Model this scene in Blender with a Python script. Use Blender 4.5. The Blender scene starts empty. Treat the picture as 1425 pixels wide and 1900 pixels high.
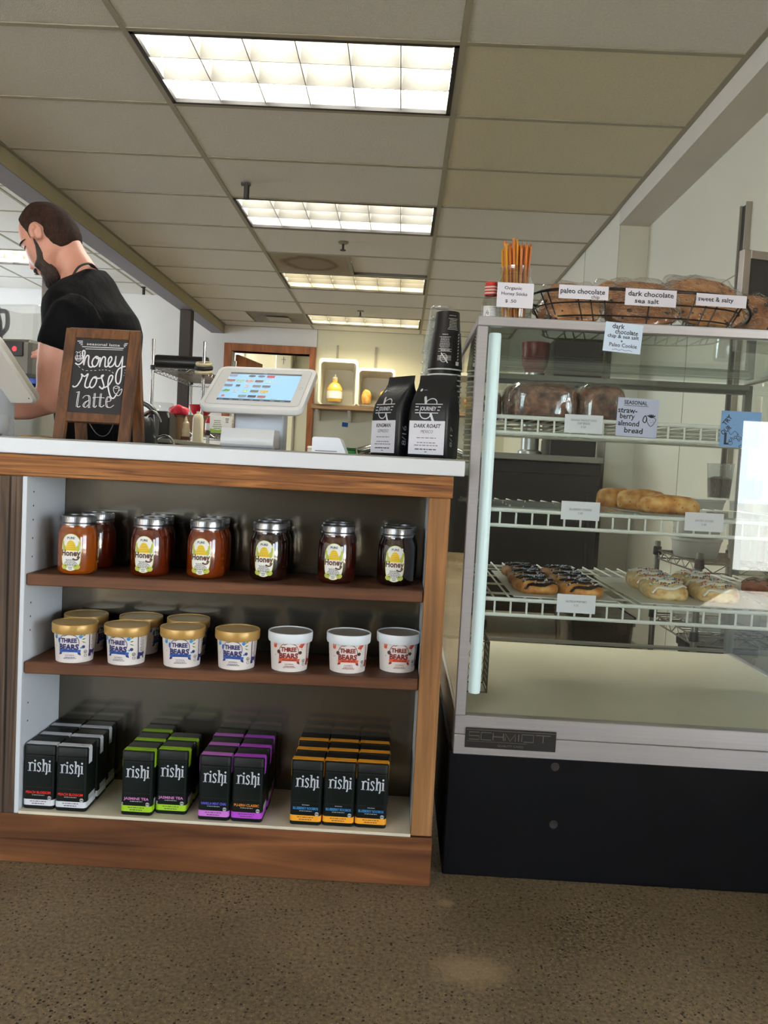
import bpy, bmesh, math, random
from mathutils import Vector, Matrix, Euler
random.seed(7)
SC = bpy.context.scene
COL = SC.collection
V = Vector
PI = math.pi

# ---------------------------------------------------------------- camera
FPX, CAMZ = 1515.0, 0.895
YAW, PITCH, ROLL = -0.01732, -0.05657, 0.05238
_f = V((math.sin(YAW)*math.cos(PITCH), math.cos(YAW)*math.cos(PITCH), math.sin(PITCH)))
_r = V((math.cos(YAW), -math.sin(YAW), 0))
_u = _r.cross(_f)
CR = math.cos(ROLL)*_r + math.sin(ROLL)*_u
CU = -math.sin(ROLL)*_r + math.cos(ROLL)*_u
CF = _f
cam_d = bpy.data.cameras.new('camera'); cam = bpy.data.objects.new('camera', cam_d); COL.objects.link(cam)
cam.matrix_world = Matrix(((CR.x, CU.x, -CF.x, 0), (CR.y, CU.y, -CF.y, 0), (CR.z, CU.z, -CF.z, CAMZ), (0, 0, 0, 1)))
cam_d.sensor_fit = 'VERTICAL'; cam_d.sensor_height = 24.0; cam_d.lens = FPX/1900*24.0
cam_d.clip_start = 0.05; cam_d.clip_end = 200
SC.camera = cam

# ---------------------------------------------------------------- world and exposure
W = bpy.data.worlds.new('daylight'); SC.world = W; W.use_nodes = True
_bg = W.node_tree.nodes['Background']
_bg.inputs[0].default_value = (0.78, 0.89, 1.0, 1)
DAY = 11.0
_bg.inputs[1].default_value = DAY
LAMP = 22.0
sun_d = bpy.data.lights.new('sun', 'SUN'); sun_d.energy = 330.0; sun_d.angle = math.radians(0.6); sun_d.color = (1.0, .98, .95)
sun = bpy.data.objects.new('sun', sun_d); COL.objects.link(sun); sun.rotation_euler = V((-0.6, 1.0, -1.2)).to_track_quat('-Z', 'Y').to_euler()
SC.view_settings.view_transform = 'Standard'
SC.view_settings.look = 'None'
SC.view_settings.exposure = 0.32
SC.view_settings.gamma = 1.0
SC.view_settings.use_curve_mapping = False
SC.cycles.use_denoising = True
SC.cycles.max_bounces = 8
SC.cycles.transparent_max_bounces = 20
SC.cycles.caustics_reflective = False
SC.cycles.caustics_refractive = False
SC.cycles.sample_clamp_indirect = 6.0

# a photo pixel gives a direction; the plane it is met with gives the distance
def ray(x, y):
    return (x-712.5)/FPX*CR - (y-950)/FPX*CU + CF
def PY(x, y, Y):
    d = ray(x, y); p = d*(Y/d.y); p.z += CAMZ; return p
def PZ(x, y, z):
    d = ray(x, y); p = d*((z-CAMZ)/d.z); p.z += CAMZ; return p
def PX(x, y, X):
    d = ray(x, y); p = d*(X/d.x); p.z += CAMZ; return p

# ---------------------------------------------------------------- materials
def lin(c):
    c = [v/255.0 for v in c]
    return tuple(v/12.92 if v <= 0.04045 else ((v+0.055)/1.055)**2.4 for v in c) + (1.0,)
MATS = {}
def mat(name, rgb, rough=0.5, metal=0.0, var=0.0, vscale=20.0, bump=0.0, bscale=60.0, coat=0.0, trans=0.0, ior=1.45, emit=0.0, spec=0.5, stretch=None, sub=0.0, alpha=1.0):
    if name in MATS: return MATS[name]
    m = bpy.data.materials.new(name); MATS[name] = m; m.use_nodes = True
    nt = m.node_tree; b = nt.nodes['Principled BSDF']
    c = lin(rgb)
    b.inputs['Base Color'].default_value = c
    b.inputs['Roughness'].default_value = rough
    b.inputs['Metallic'].default_value = metal
    b.inputs['IOR'].default_value = ior
    b.inputs['Specular IOR Level'].default_value = spec
    b.inputs['Coat Weight'].default_value = coat
    b.inputs['Coat Roughness'].default_value = 0.08
    b.inputs['Transmission Weight'].default_value = trans
    if alpha < 1: b.inputs['Alpha'].default_value = alpha
    if sub:
        b.inputs['Subsurface Weight'].default_value = sub
        b.inputs['Subsurface Radius'].default_value = (0.012, 0.004, 0.002)
        b.inputs['Subsurface Scale'].default_value = 0.5
    if emit:
        b.inputs['Emission Color'].default_value = c
        b.inputs['Emission Strength'].default_value = emit
    if var or bump:
        tc = nt.nodes.new('ShaderNodeTexCoord'); mp = nt.nodes.new('ShaderNodeMapping')
        nt.links.new(tc.outputs['Object'], mp.inputs[0])
        if stretch: mp.inputs['Scale'].default_value = stretch
        if var:
            n = nt.nodes.new('ShaderNodeTexNoise'); n.inputs['Scale'].default_value = vscale; n.inputs['Detail'].default_value = 5
            nt.links.new(mp.outputs[0], n.inputs['Vector'])
            r = nt.nodes.new('ShaderNodeValToRGB')
            r.color_ramp.elements[0].position = 0.3; r.color_ramp.elements[1].position = 0.7
            r.color_ramp.elements[0].color = tuple(max(0, v*(1-var)) for v in c[:3]) + (1,)
            r.color_ramp.elements[1].color = tuple(min(1, v*(1+var)) for v in c[:3]) + (1,)
            nt.links.new(n.outputs[0], r.inputs[0]); nt.links.new(r.outputs[0], b.inputs['Base Color'])
        if bump:
            n2 = nt.nodes.new('ShaderNodeTexNoise'); n2.inputs['Scale'].default_value = bscale; n2.inputs['Detail'].default_value = 4
            nt.links.new(mp.outputs[0], n2.inputs['Vector'])
            bp = nt.nodes.new('ShaderNodeBump'); bp.inputs['Strength'].default_value = bump; bp.inputs['Distance'].default_value = 0.01
            nt.links.new(n2.outputs[0], bp.inputs['Height']); nt.links.new(bp.outputs[0], b.inputs['Normal'])
    return m

def wood(name, dark, mid, light, axis='x', rough=0.6, cross=26.0, bump=0.25, along=1.6, crack=0.0):
    if name in MATS: return MATS[name]
    m = bpy.data.materials.new(name); MATS[name] = m; m.use_nodes = True
    nt = m.node_tree; L = nt.links.new; N = nt.nodes.new; b = nt.nodes['Principled BSDF']
    b.inputs['Roughness'].default_value = rough
    b.inputs['Specular IOR Level'].default_value = 0.3
    tc = N('ShaderNodeTexCoord'); mp = N('ShaderNodeMapping'); L(tc.outputs['Object'], mp.inputs[0])
    s = [cross, cross, cross]; s['xyz'.index(axis)] = along
    mp.inputs['Scale'].default_value = s
    n = N('ShaderNodeTexNoise'); n.inputs['Scale'].default_value = 1.0; n.inputs['Detail'].default_value = 6; n.inputs['Distortion'].default_value = 1.2
    L(mp.outputs[0], n.inputs['Vector'])
    r = N('ShaderNodeValToRGB'); e = r.color_ramp.elements
    e[0].position = 0.28; e[0].color = lin(dark); e[1].position = 0.72; e[1].color = lin(light)
    k = e.new(0.5); k.color = lin(mid)
    L(n.outputs[0], r.inputs[0])
    # large blotches
    n3 = N('ShaderNodeTexNoise'); n3.inputs['Scale'].default_value = 7.0; n3.inputs['Detail'].default_value = 3
    mp3 = N('ShaderNodeMapping'); s3 = [1.0, 1.0, 1.0]; s3['xyz'.index(axis)] = 0.35; mp3.inputs['Scale'].default_value = s3
    L(tc.outputs['Object'], mp3.inputs[0]); L(mp3.outputs[0], n3.inputs['Vector'])
    mr = N('ShaderNodeMapRange'); mr.inputs[1].default_value = 0.3; mr.inputs[2].default_value = 0.7; mr.inputs[3].default_value = 0.68; mr.inputs[4].default_value = 1.2
    L(n3.outputs[0], mr.inputs[0])
    mx = N('ShaderNodeMix'); mx.data_type = 'RGBA'; mx.blend_type = 'MULTIPLY'; mx.inputs[0].default_value = 1.0
    L(r.outputs[0], mx.inputs[6]); L(mr.outputs[0], mx.inputs[7])
    out = mx.outputs[2]
    if crack:
        mp4 = N('ShaderNodeMapping'); s4 = [cross*1.6]*3; s4['xyz'.index(axis)] = along*0.5; mp4.inputs['Scale'].default_value = s4
        L(tc.outputs['Object'], mp4.inputs[0])
        n4 = N('ShaderNodeTexNoise'); n4.inputs['Scale'].default_value = 1.0; n4.inputs['Detail'].default_value = 2
        L(mp4.outputs[0], n4.inputs['Vector'])
        r4 = N('ShaderNodeValToRGB'); e4 = r4.color_ramp.elements
        e4[0].position = 0.30; e4[0].color = (0.08, 0.06, 0.05, 1); e4[1].position = 0.30+0.10*crack+0.02; e4[1].color = (1, 1, 1, 1)
        L(n4.outputs[0], r4.inputs[0])
        mx2 = N('ShaderNodeMix'); mx2.data_type = 'RGBA'; mx2.blend_type = 'MULTIPLY'; mx2.inputs[0].default_value = 1.0
        L(out, mx2.inputs[6]); L(r4.outputs[0], mx2.inputs[7]); out = mx2.outputs[2]
    L(out, b.inputs['Base Color'])
    bp = N('ShaderNodeBump'); bp.inputs['Strength'].default_value = bump; bp.inputs['Distance'].default_value = 0.004
    L(n.outputs[0], bp.inputs['Height']); L(bp.outputs[0], b.inputs['Normal'])
    return m

def thin_glass(name, tint=(235, 245, 240), boost=1.0, rough=0.0, milk=0.0):
    if name in MATS: return MATS[name]
    m = bpy.data.materials.new(name); MATS[name] = m; m.use_nodes = True
    nt = m.node_tree; L = nt.links.new; N = nt.nodes.new
    nt.nodes.remove(nt.nodes['Principled BSDF']); out = nt.nodes['Material Output']
    t = N('ShaderNodeBsdfTransparent'); t.inputs[0].default_value = lin(tint)
    g = N('ShaderNodeBsdfGlossy'); g.inputs['Roughness'].default_value = rough; g.inputs['Color'].default_value = (1, 1, 1, 1)
    lw = N('ShaderNodeLayerWeight'); lw.inputs[0].default_value = 0.5
    pw = N('ShaderNodeMath'); pw.operation = 'POWER'; pw.inputs[1].default_value = 5.0; L(lw.outputs['Facing'], pw.inputs[0])
    mu = N('ShaderNodeMath'); mu.operation = 'MULTIPLY_ADD'; mu.inputs[1].default_value = 0.9; mu.inputs[2].default_value = 0.042*boost; L(pw.outputs[0], mu.inputs[0]); mu.use_clamp = True
    mx = N('ShaderNodeMixShader'); L(mu.outputs[0], mx.inputs[0]); L(t.outputs[0], mx.inputs[1]); L(g.outputs[0], mx.inputs[2])
    o = mx.outputs[0]
    if milk:
        d = N('ShaderNodeBsdfDiffuse'); d.inputs[0].default_value = (0.9, 0.9, 0.88, 1)
        m2 = N('ShaderNodeMixShader'); m2.inputs[0].default_value = milk; L(o, m2.inputs[1]); L(d.outputs[0], m2.inputs[2]); o = m2.outputs[0]
    L(o, out.inputs[0])
    return m

# ---------------------------------------------------------------- mesh building
class MB:
    def __init__(s): s.v = []; s.f = []; s.m = []; s.T = None
    def add(s, vs, fs, m=0):
        o = len(s.v)
        if s.T is not None: vs = [s.T @ V(v) for v in vs]
        s.v.extend([tuple(v) for v in vs]); s.f.extend([tuple(i+o for i in f) for f in fs]); s.m.extend([m]*len(fs)); return s
    def box(s, a, b, bev=0.0, m=0):
        x0, y0, z0 = [min(a[i], b[i]) for i in range(3)]; x1, y1, z1 = [max(a[i], b[i]) for i in range(3)]
        if bev <= 0:
            vs = [(x0,y0,z0),(x1,y0,z0),(x1,y1,z0),(x0,y1,z0),(x0,y0,z1),(x1,y0,z1),(x1,y1,z1),(x0,y1,z1)]
            return s.add(vs, [(0,3,2,1),(4,5,6,7),(0,1,5,4),(1,2,6,5),(2,3,7,6),(3,0,4,7)], m)
        e = min(bev, (x1-x0)*.49, (y1-y0)*.49, (z1-z0)*.49)
        X = (x0, x1); Y = (y0, y1); Z = (z0, z1); vs = []; idx = {}
        for i in (0, 1):
            for j in (0, 1):
                for k in (0, 1):
                    sx, sy, sz = (e, -e)[i], (e, -e)[j], (e, -e)[k]
                    for ax, p in (('x', (X[i], Y[j]+sy, Z[k]+sz)), ('y', (X[i]+sx, Y[j], Z[k]+sz)), ('z', (X[i]+sx, Y[j]+sy, Z[k]))):
                        idx[(i, j, k, ax)] = len(vs); vs.append(p)
        F = []
        I = lambda i, j, k, a: idx[(i, j, k, a)]
        for i in (0, 1):
            q = [I(i,0,0,'x'), I(i,1,0,'x'), I(i,1,1,'x'), I(i,0,1,'x')]; F.append(q if i else q[::-1])
            q = [I(0,i,0,'y'), I(1,i,0,'y'), I(1,i,1,'y'), I(0,i,1,'y')]; F.append(q[::-1] if i else q)
            q = [I(0,0,i,'z'), I(1,0,i,'z'), I(1,1,i,'z'), I(0,1,i,'z')]; F.append(q if i else q[::-1])
        for a in (0, 1):
            for c in (0, 1):
                q = [I(0,a,c,'y'), I(1,a,c,'y'), I(1,a,c,'z'), I(0,a,c,'z')]; F.append(q if (a != c) else q[::-1])
                q = [I(a,0,c,'z'), I(a,1,c,'z'), I(a,1,c,'x'), I(a,0,c,'x')]; F.append(q if (a != c) else q[::-1])
                q = [I(a,c,0,'x'), I(a,c,1,'x'), I(a,c,1,'y'), I(a,c,0,'y')]; F.append(q if (a != c) else q[::-1])
        for i in (0, 1):
            for j in (0, 1):
                for k in (0, 1):
                    q = [I(i,j,k,'x'), I(i,j,k,'y'), I(i,j,k,'z')]; F.append(q if (i+j+k) % 2 else q[::-1])
        return s.add(vs, F, m)
    def lathe(s, prof, n=28, c=(0, 0, 0), m=0, cap=True):
        vs = []; fs = []
        for (r, z) in prof:
            for k in range(n):
                a = 2*PI*k/n; vs.append((c[0]+r*math.cos(a), c[1]+r*math.sin(a), c[2]+z))
        for i in range(len(prof)-1):
            for k in range(n):
                k2 = (k+1) % n; fs.append((i*n+k, i*n+k2, (i+1)*n+k2, (i+1)*n+k))
        if cap:
            if prof[0][0] > 1e-6: fs.append(tuple(range(n))[::-1])
            if prof[-1][0] > 1e-6: fs.append(tuple((len(prof)-1)*n+k for k in range(n)))
        return s.add(vs, fs, m)
    def tube(s, pts, r, n=8, m=0, closed=False, cap=True, squash=1.0):
        pts = [V(p) for p in pts]; N = len(pts); rs = r if isinstance(r, (list, tuple)) else [r]*N
        vs = []; fs = []; up = None
        for i, p in enumerate(pts):
            if closed: t = (pts[(i+1) % N]-pts[i-1])
            else: t = pts[min(i+1, N-1)]-pts[max(i-1, 0)]
            t = t.normalized() if t.length > 1e-9 else V((0, 0, 1))
            if up is None:
                up = V((0, 0, 1)) if abs(t.z) < 0.9 else V((1, 0, 0))
            a = t.cross(up)
            if a.length < 1e-6: a = t.cross(V((0, 1, 0)))
            a.normalize(); b = a.cross(t).normalized(); up = b
            for k in range(n):
                w = 2*PI*k/n; vs.append(p + rs[i]*(math.cos(w)*a + squash*math.sin(w)*b))
        for i in range(N if closed else N-1):
            j = (i+1) % N
            for k in range(n):
                k2 = (k+1) % n; fs.append((i*n+k, i*n+k2, j*n+k2, j*n+k))
        if cap and not closed:
            fs.append(tuple(range(n))[::-1]); fs.append(tuple((N-1)*n+k for k in range(n)))
        return s.add(vs, fs, m)
    def prism(s, poly, d0, d1, axis='y', m=0):
        n = len(poly)
        def P(p, d): return {'y': (p[0], d, p[1]), 'z': (p[0], p[1], d), 'x': (d, p[0], p[1])}[axis]
        vs = [P(p, d0) for p in poly] + [P(p, d1) for p in poly]
        fs = [tuple(range(n)), tuple(range(2*n-1, n-1, -1))] + [(i, i+n, (i+1) % n+n, (i+1) % n) for i in range(n)]
        return s.add(vs, fs, m)
    def grid(s, P, nu, nv, m=0, cu=False):
        vs = [P(i, j) for i in range(nu) for j in range(nv)]; fs = []
        for i in range(nu if cu else nu-1):
            for j in range(nv-1):
                i2 = (i+1) % nu; fs.append((i*nv+j, i2*nv+j, i2*nv+j+1, i*nv+j+1))
        return s.add(vs, fs, m)
    def mesh(s, name, mats, smooth=True, angle=38, fix=True):
        me = bpy.data.meshes.new(name); me.from_pydata(s.v, [], s.f)
        for mm in (mats if isinstance(mats, (list, tuple)) else [mats]): me.materials.append(mm)
        me.polygons.foreach_set('material_index', s.m)
        if fix:
            bm = bmesh.new(); bm.from_mesh(me); bmesh.ops.recalc_face_normals(bm, faces=bm.faces); bm.to_mesh(me); bm.free()
        if smooth:
            me.polygons.foreach_set('use_smooth', [True]*len(me.polygons))
            me.set_sharp_from_angle(angle=math.radians(angle))
        me.update(); return me

def tag(o, label=None, cat=None, group=None, kind=None):
    if label: o['label'] = label
    if cat: o['category'] = cat
    if group: o['group'] = group
    if kind: o['kind'] = kind
    return o
def link(name, data, parent=None, loc=None, rot=None):
    o = bpy.data.objects.new(name, data); COL.objects.link(o)
    if parent is not None: o.parent = parent
    if loc is not None: o.location = loc
    if rot is not None: o.rotation_euler = rot
    return o
def obj(name, mb, mats, parent=None, loc=None, rot=None, smooth=True, angle=38, fix=True):
    return link(name, mb.mesh(name, mats, smooth, angle, fix), parent, loc, rot)
def thing(name, label, cat, loc=(0, 0, 0), rotz=0.0, group=None):
    o = link(name, None, None, loc, (0, 0, rotz)); o.empty_display_size = 0.02
    return tag(o, label, cat, group)
def struct(name, mb, mats, parent=None, smooth=False):
    o = obj(name, mb, mats, parent, smooth=smooth)
    if parent is None: o['kind'] = 'structure'
    return o
def dup(root, loc=None, rotz=None, label=None, parent=None):
    r = root.copy(); COL.objects.link(r); r.parent = parent
    if loc is not None: r.location = loc
    if rotz is not None: r.rotation_euler = (0, 0, rotz)
    if label: r['label'] = label
    for ch in list(root.children): dup(ch, parent=r)
    return r

# ---------------------------------------------------------------- flat print: lettering and drawings
_TXT = {}
def text_mesh(s, bold=0.0):
    k = (s, bold)
    if k in _TXT: return _TXT[k]
    cu = bpy.data.curves.new('tmp', 'FONT'); cu.body = s; cu.size = 1.0; cu.resolution_u = 2; cu.fill_mode = 'FRONT'; cu.offset = bold
    o = bpy.data.objects.new('tmp', cu); COL.objects.link(o)
    dg = bpy.context.evaluated_depsgraph_get(); dg.update(); e = o.evaluated_get(dg); me = e.to_mesh()
    vs = [(v.co.x, v.co.y) for v in me.vertices]; fs = [tuple(p.vertices) for p in me.polygons]
    e.to_mesh_clear(); bpy.data.objects.remove(o); bpy.data.curves.remove(cu)
    if vs:
        x0 = min(v[0] for v in vs); x1 = max(v[0] for v in vs)
    else: x0 = x1 = 0
    vs = [(v[0]-x0, v[1]) for v in vs]
    _TXT[k] = (vs, fs, x1-x0); return _TXT[k]
def catmull(pts, n=6):
    if len(pts) < 3: return [tuple(p) for p in pts]
    P = [pts[0]] + list(pts) + [pts[-1]]; out = []
    for i in range(1, len(P)-2):
        for k in range(n):
            t = k/n; r = []
            for d in range(len(P[i])):
                p0, p1, p2, p3 = P[i-1][d], P[i][d], P[i+1][d], P[i+2][d]
                r.append(0.5*(2*p1+(p2-p0)*t+(2*p0-5*p1+4*p2-p3)*t*t+(3*p1-p0-3*p2+p3)*t**3))
            out.append(tuple(r))
    out.append(tuple(pts[-1])); return out
def _cut(p, x, keep_low):
    out = []
    for i in range(len(p)):
        a, b = p[i-1], p[i]; ia = (a[0] <= x) == keep_low; ib = (b[0] <= x) == keep_low
        if ia != ib and a[0] != b[0]:
            t = (x-a[0])/(b[0]-a[0]); out.append((x, a[1]+t*(b[1]-a[1])))
        if ib: out.append(b)
    return out
def strips(p, w):
    lo = min(q[0] for q in p); hi = max(q[0] for q in p); i0 = math.floor(lo/w); i1 = math.floor(hi/w)
    if i0 == i1: return [p]
    out = []; rest = p
    for i in range(i0+1, i1+1):
        a = _cut(rest, i*w, True); rest = _cut(rest, i*w, False)
        if len(a) > 2: out.append(a)
        if len(rest) < 3: break
    if len(rest) > 2: out.append(rest)
    return out
class Ink:
    """2-D drawing; layers are lifted by a tenth of a millimetre so that they never fight"""
    def __init__(s): s.it = []
    def poly(s, pts, m, l=1):
        s.it.append((list(pts), [tuple(range(len(pts)))], m, l)); return s
    def rect(s, x0, y0, x1, y1, m, l=1, n=1):
        vs = []; fs = []
        for i in range(n+1):
            x = x0+(x1-x0)*i/n; vs += [(x, y0), (x, y1)]
        for i in range(n): fs.append((2*i, 2*i+2, 2*i+3, 2*i+1))
        s.it.append((vs, fs, m, l)); return s
    def ell(s, cx, cy, rx, ry, m, l=1, n=20, p=1.0):
        vs = []; fs = []
        for i in range(n+1):
            a = PI*i/n; x = -math.cos(a); h = math.sin(a)
            h = h**p
            vs += [(cx+rx*x, cy-ry*h), (cx+rx*x, cy+ry*h)]
        for i in range(n): fs.append((2*i, 2*i+2, 2*i+3, 2*i+1))
        s.it.append((vs, fs, m, l)); return s
    def stroke(s, pts, w, m, l=2, smooth=0, taper=None, closed=False):
        if smooth: pts = catmull(pts, smooth)
        vs = []; fs = []; N = len(pts)
        for i, p in enumerate(pts):
            a = pts[max(i-1, 0)]; b = pts[min(i+1, N-1)]
            if closed:
                a = pts[i-1]; b = pts[(i+1) % N]
            dx, dy = b[0]-a[0], b[1]-a[1]; L = math.hypot(dx, dy) or 1
            ww = w/2*(taper(i/(N-1)) if taper else 1)
            vs += [(p[0]-dy/L*ww, p[1]+dx/L*ww), (p[0]+dy/L*ww, p[1]-dx/L*ww)]
        for i in range(N if closed else N-1):
            j = (i+1) % N; fs.append((2*i, 2*i+1, 2*j+1, 2*j))
        s.it.append((vs, fs, m, l)); return s
    def text(s, t, x, y, size, m, l=3, align='c', sx=1.0, shear=0.0, bold=0.0, rot=0.0, jit=0.0, fit=None):
        vs, fs, w = text_mesh(t, bold)
        if not vs: return s
        if fit: sx = fit/(w*size)
        ox = {'l': 0, 'c': -w/2, 'r': -w}[align]; out = []
        c, sn = math.cos(rot), math.sin(rot)
        for (a, b) in vs:
            if jit: b = b + jit*math.sin(a*5.1)+jit*.7*math.sin(a*11.3+1)
            a2 = (a+ox)*size*sx + shear*b*size; b2 = b*size
            out.append((x+a2*c-b2*sn, y+a2*sn+b2*c))
        s.it.append((out, fs, m, l)); return s
    def lines(s, x, y, w, n, dy, h, m, l=3, align='c', seed=1):
        # print too small to read: broken lines
        rr = random.Random(seed)
        for i in range(n):
            ww = w*rr.uniform(.62, 1.0); x0 = x-ww/2 if align == 'c' else x; xe = x0+ww
            while x0 < xe:
                q = min(rr.uniform(.06, .2)*w, xe-x0)
                s.rect(x0, y-i*dy-h/2, x0+q, y-i*dy+h/2, m, l); x0 += q+w*.03
        return s
    def mb(s, fn, lift=0.00012, strip=None):
        b = MB(); strip = strip or getattr(fn, 'strip', None)
        for (vs, fs, m, l) in s.it:
            if strip:
                v2 = []; f2 = []
                for f in fs:
                    for q in strips([vs[i] for i in f], strip):
                        f2.append(tuple(range(len(v2), len(v2)+len(q)))); v2 += q
                vs, fs = v2, f2
            b.add([fn(x, y, l*lift) for (x, y) in vs], fs, m)
        return b
    def put(s, name, mats, fn, parent=None, lift=0.00012, loc=None, rot=None):
        return link(name, s.mb(fn, lift).mesh(name, mats, smooth=False, fix=False), parent, loc, rot)
def flat(o, ux, uy):
    """map drawing (x, y) on a flat face: origin o, unit axes ux, uy"""
    o, ux, uy = V(o), V(ux).normalized(), V(uy).normalized(); n = ux.cross(uy)
    return lambda x, y, h: o + ux*x + uy*y + n*h
def wrap(r0, z0, slope=0.0, ang0=-PI/2, c=(0, 0)):
    """map drawing on a cylinder or cone: x runs round the side, y up from z0"""
    fn = lambda x, y, h: V((c[0]+(r0+slope*y+h)*math.cos(ang0+x/(r0+slope*y)), c[1]+(r0+slope*y+h)*math.sin(ang0+x/(r0+slope*y)), z0+y))
    fn.strip = 0.0025
    return fn
# ================================================================ the room
CEIL, CEIL2 = 2.41, 2.71
M_tile = mat('ceiling_tile_white', (222, 220, 214), 0.95, bump=0.25, bscale=220, var=0.05, vscale=90, spec=0.1)
M_aged = mat('ceiling_tile_aged', (210, 203, 180), 0.95, bump=0.25, bscale=220, var=0.05, vscale=90, spec=0.1)
M_bar = mat('ceiling_grid_beige', (150, 146, 130), 0.6)
M_plenum = mat('plenum_grey', (120, 118, 112), 0.95)
M_wallw = mat('wall_white', (226, 224, 222), 0.85, var=0.02, vscale=3, spec=0.2)
M_wallc = mat('wall_cream', (214, 210, 186), 0.5, var=0.025, vscale=2.5, bump=0.04, bscale=200)
M_wallr = mat('wall_panel_pale', (216, 215, 200), 0.5, var=0.02, vscale=2.0, bump=0.04, bscale=200)
M_soff = mat('soffit_paint_grey', (205, 202, 194), 0.7, var=0.02, vscale=4)
M_seam = mat('seam_grey', (150, 146, 132), 0.7)
M_front = mat('front_wall_dark', (92, 86, 80), 0.9)

def floor_mat():
    m = bpy.data.materials.new('polished_aggregate_concrete'); m.use_nodes = True; nt = m.node_tree; N = nt.nodes.new; L = nt.links.new
    b = nt.nodes['Principled BSDF']; tc = N('ShaderNodeTexCoord')
    def noise(s, d=4):
        n = N('ShaderNodeTexNoise'); n.inputs['Scale'].default_value = s; n.inputs['Detail'].default_value = d; L(tc.outputs['Object'], n.inputs['Vector']); return n
    big = noise(2.4, 5); r = N('ShaderNodeValToRGB'); e = r.color_ramp.elements
    e[0].position = .3; e[0].color = lin((98, 86, 66)); e[1].position = .72; e[1].color = lin((136, 121, 98)); L(big.outputs[0], r.inputs[0])
    fine = noise(130, 5); r2 = N('ShaderNodeValToRGB'); e = r2.color_ramp.elements
    e[0].position = .3; e[0].color = (.5, .5, .5, 1); e[1].position = .7; e[1].color = (1.25, 1.22, 1.15, 1); L(fine.outputs[0], r2.inputs[0])
    mx = N('ShaderNodeMix'); mx.data_type = 'RGBA'; mx.blend_type = 'MULTIPLY'; mx.inputs[0].default_value = 1; L(r.outputs[0], mx.inputs[6]); L(r2.outputs[0], mx.inputs[7])
    cur = mx.outputs[2]
    dens = noise(3.1, 3)
    for (sc, th, colr, lo) in ((95, .24, (40, 30, 22), .46), (150, .22, (54, 42, 30), .35), (120, .13, (176, 148, 96), .42), (210, .13, (190, 178, 150), .5)):
        v = N('ShaderNodeTexVoronoi'); v.inputs['Scale'].default_value = sc; L(tc.outputs['Object'], v.inputs['Vector'])
        lt = N('ShaderNodeMath'); lt.operation = 'LESS_THAN'; lt.inputs[1].default_value = th; L(v.outputs['Distance'], lt.inputs[0])
        sep = N('ShaderNodeSeparateColor'); L(v.outputs['Color'], sep.inputs[0])
        ad = N('ShaderNodeMath'); ad.operation = 'ADD'; L(sep.outputs[0], ad.inputs[0]); L(dens.outputs[0], ad.inputs[1])
        gt = N('ShaderNodeMath'); gt.operation = 'GREATER_THAN'; gt.inputs[1].default_value = lo+.62; L(ad.outputs[0], gt.inputs[0])
        mu = N('ShaderNodeMath'); mu.operation = 'MULTIPLY'; L(lt.outputs[0], mu.inputs[0]); L(gt.outputs[0], mu.inputs[1])
        k = N('ShaderNodeMix'); k.data_type = 'RGBA'; L(mu.outputs[0], k.inputs[0]); L(cur, k.inputs[6]); k.inputs[7].default_value = lin(colr); cur = k.outputs[2]
    # worn pale patches
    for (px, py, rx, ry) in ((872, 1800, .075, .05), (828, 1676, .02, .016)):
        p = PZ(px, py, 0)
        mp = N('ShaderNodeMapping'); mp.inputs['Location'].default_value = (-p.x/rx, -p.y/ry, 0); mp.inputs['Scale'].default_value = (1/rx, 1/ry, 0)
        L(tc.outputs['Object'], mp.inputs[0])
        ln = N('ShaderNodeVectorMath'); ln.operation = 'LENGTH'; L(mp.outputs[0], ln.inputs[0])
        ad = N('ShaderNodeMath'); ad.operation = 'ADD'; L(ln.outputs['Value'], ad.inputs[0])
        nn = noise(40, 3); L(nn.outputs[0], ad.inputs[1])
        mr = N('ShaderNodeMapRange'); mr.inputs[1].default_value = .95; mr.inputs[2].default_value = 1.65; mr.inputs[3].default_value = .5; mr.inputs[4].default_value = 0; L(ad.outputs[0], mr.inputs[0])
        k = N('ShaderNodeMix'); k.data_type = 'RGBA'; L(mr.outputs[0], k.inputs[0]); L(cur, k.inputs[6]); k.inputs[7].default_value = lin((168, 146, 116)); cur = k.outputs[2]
    L(cur, b.inputs['Base Color'])
    b.inputs['Roughness'].default_value = 0.5; b.inputs['Specular IOR Level'].default_value = 0.35
    bp = N('ShaderNodeBump'); bp.inputs['Strength'].default_value = .15; bp.inputs['Distance'].default_value = .003; L(fine.outputs[0], bp.inputs['Height']); L(bp.outputs[0], b.inputs['Normal'])
    return m
b = MB(); b.box((-6.1, -3.7, -0.1), (5.1, 11.2, 0)); struct('floor', b, floor_mat())

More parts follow.
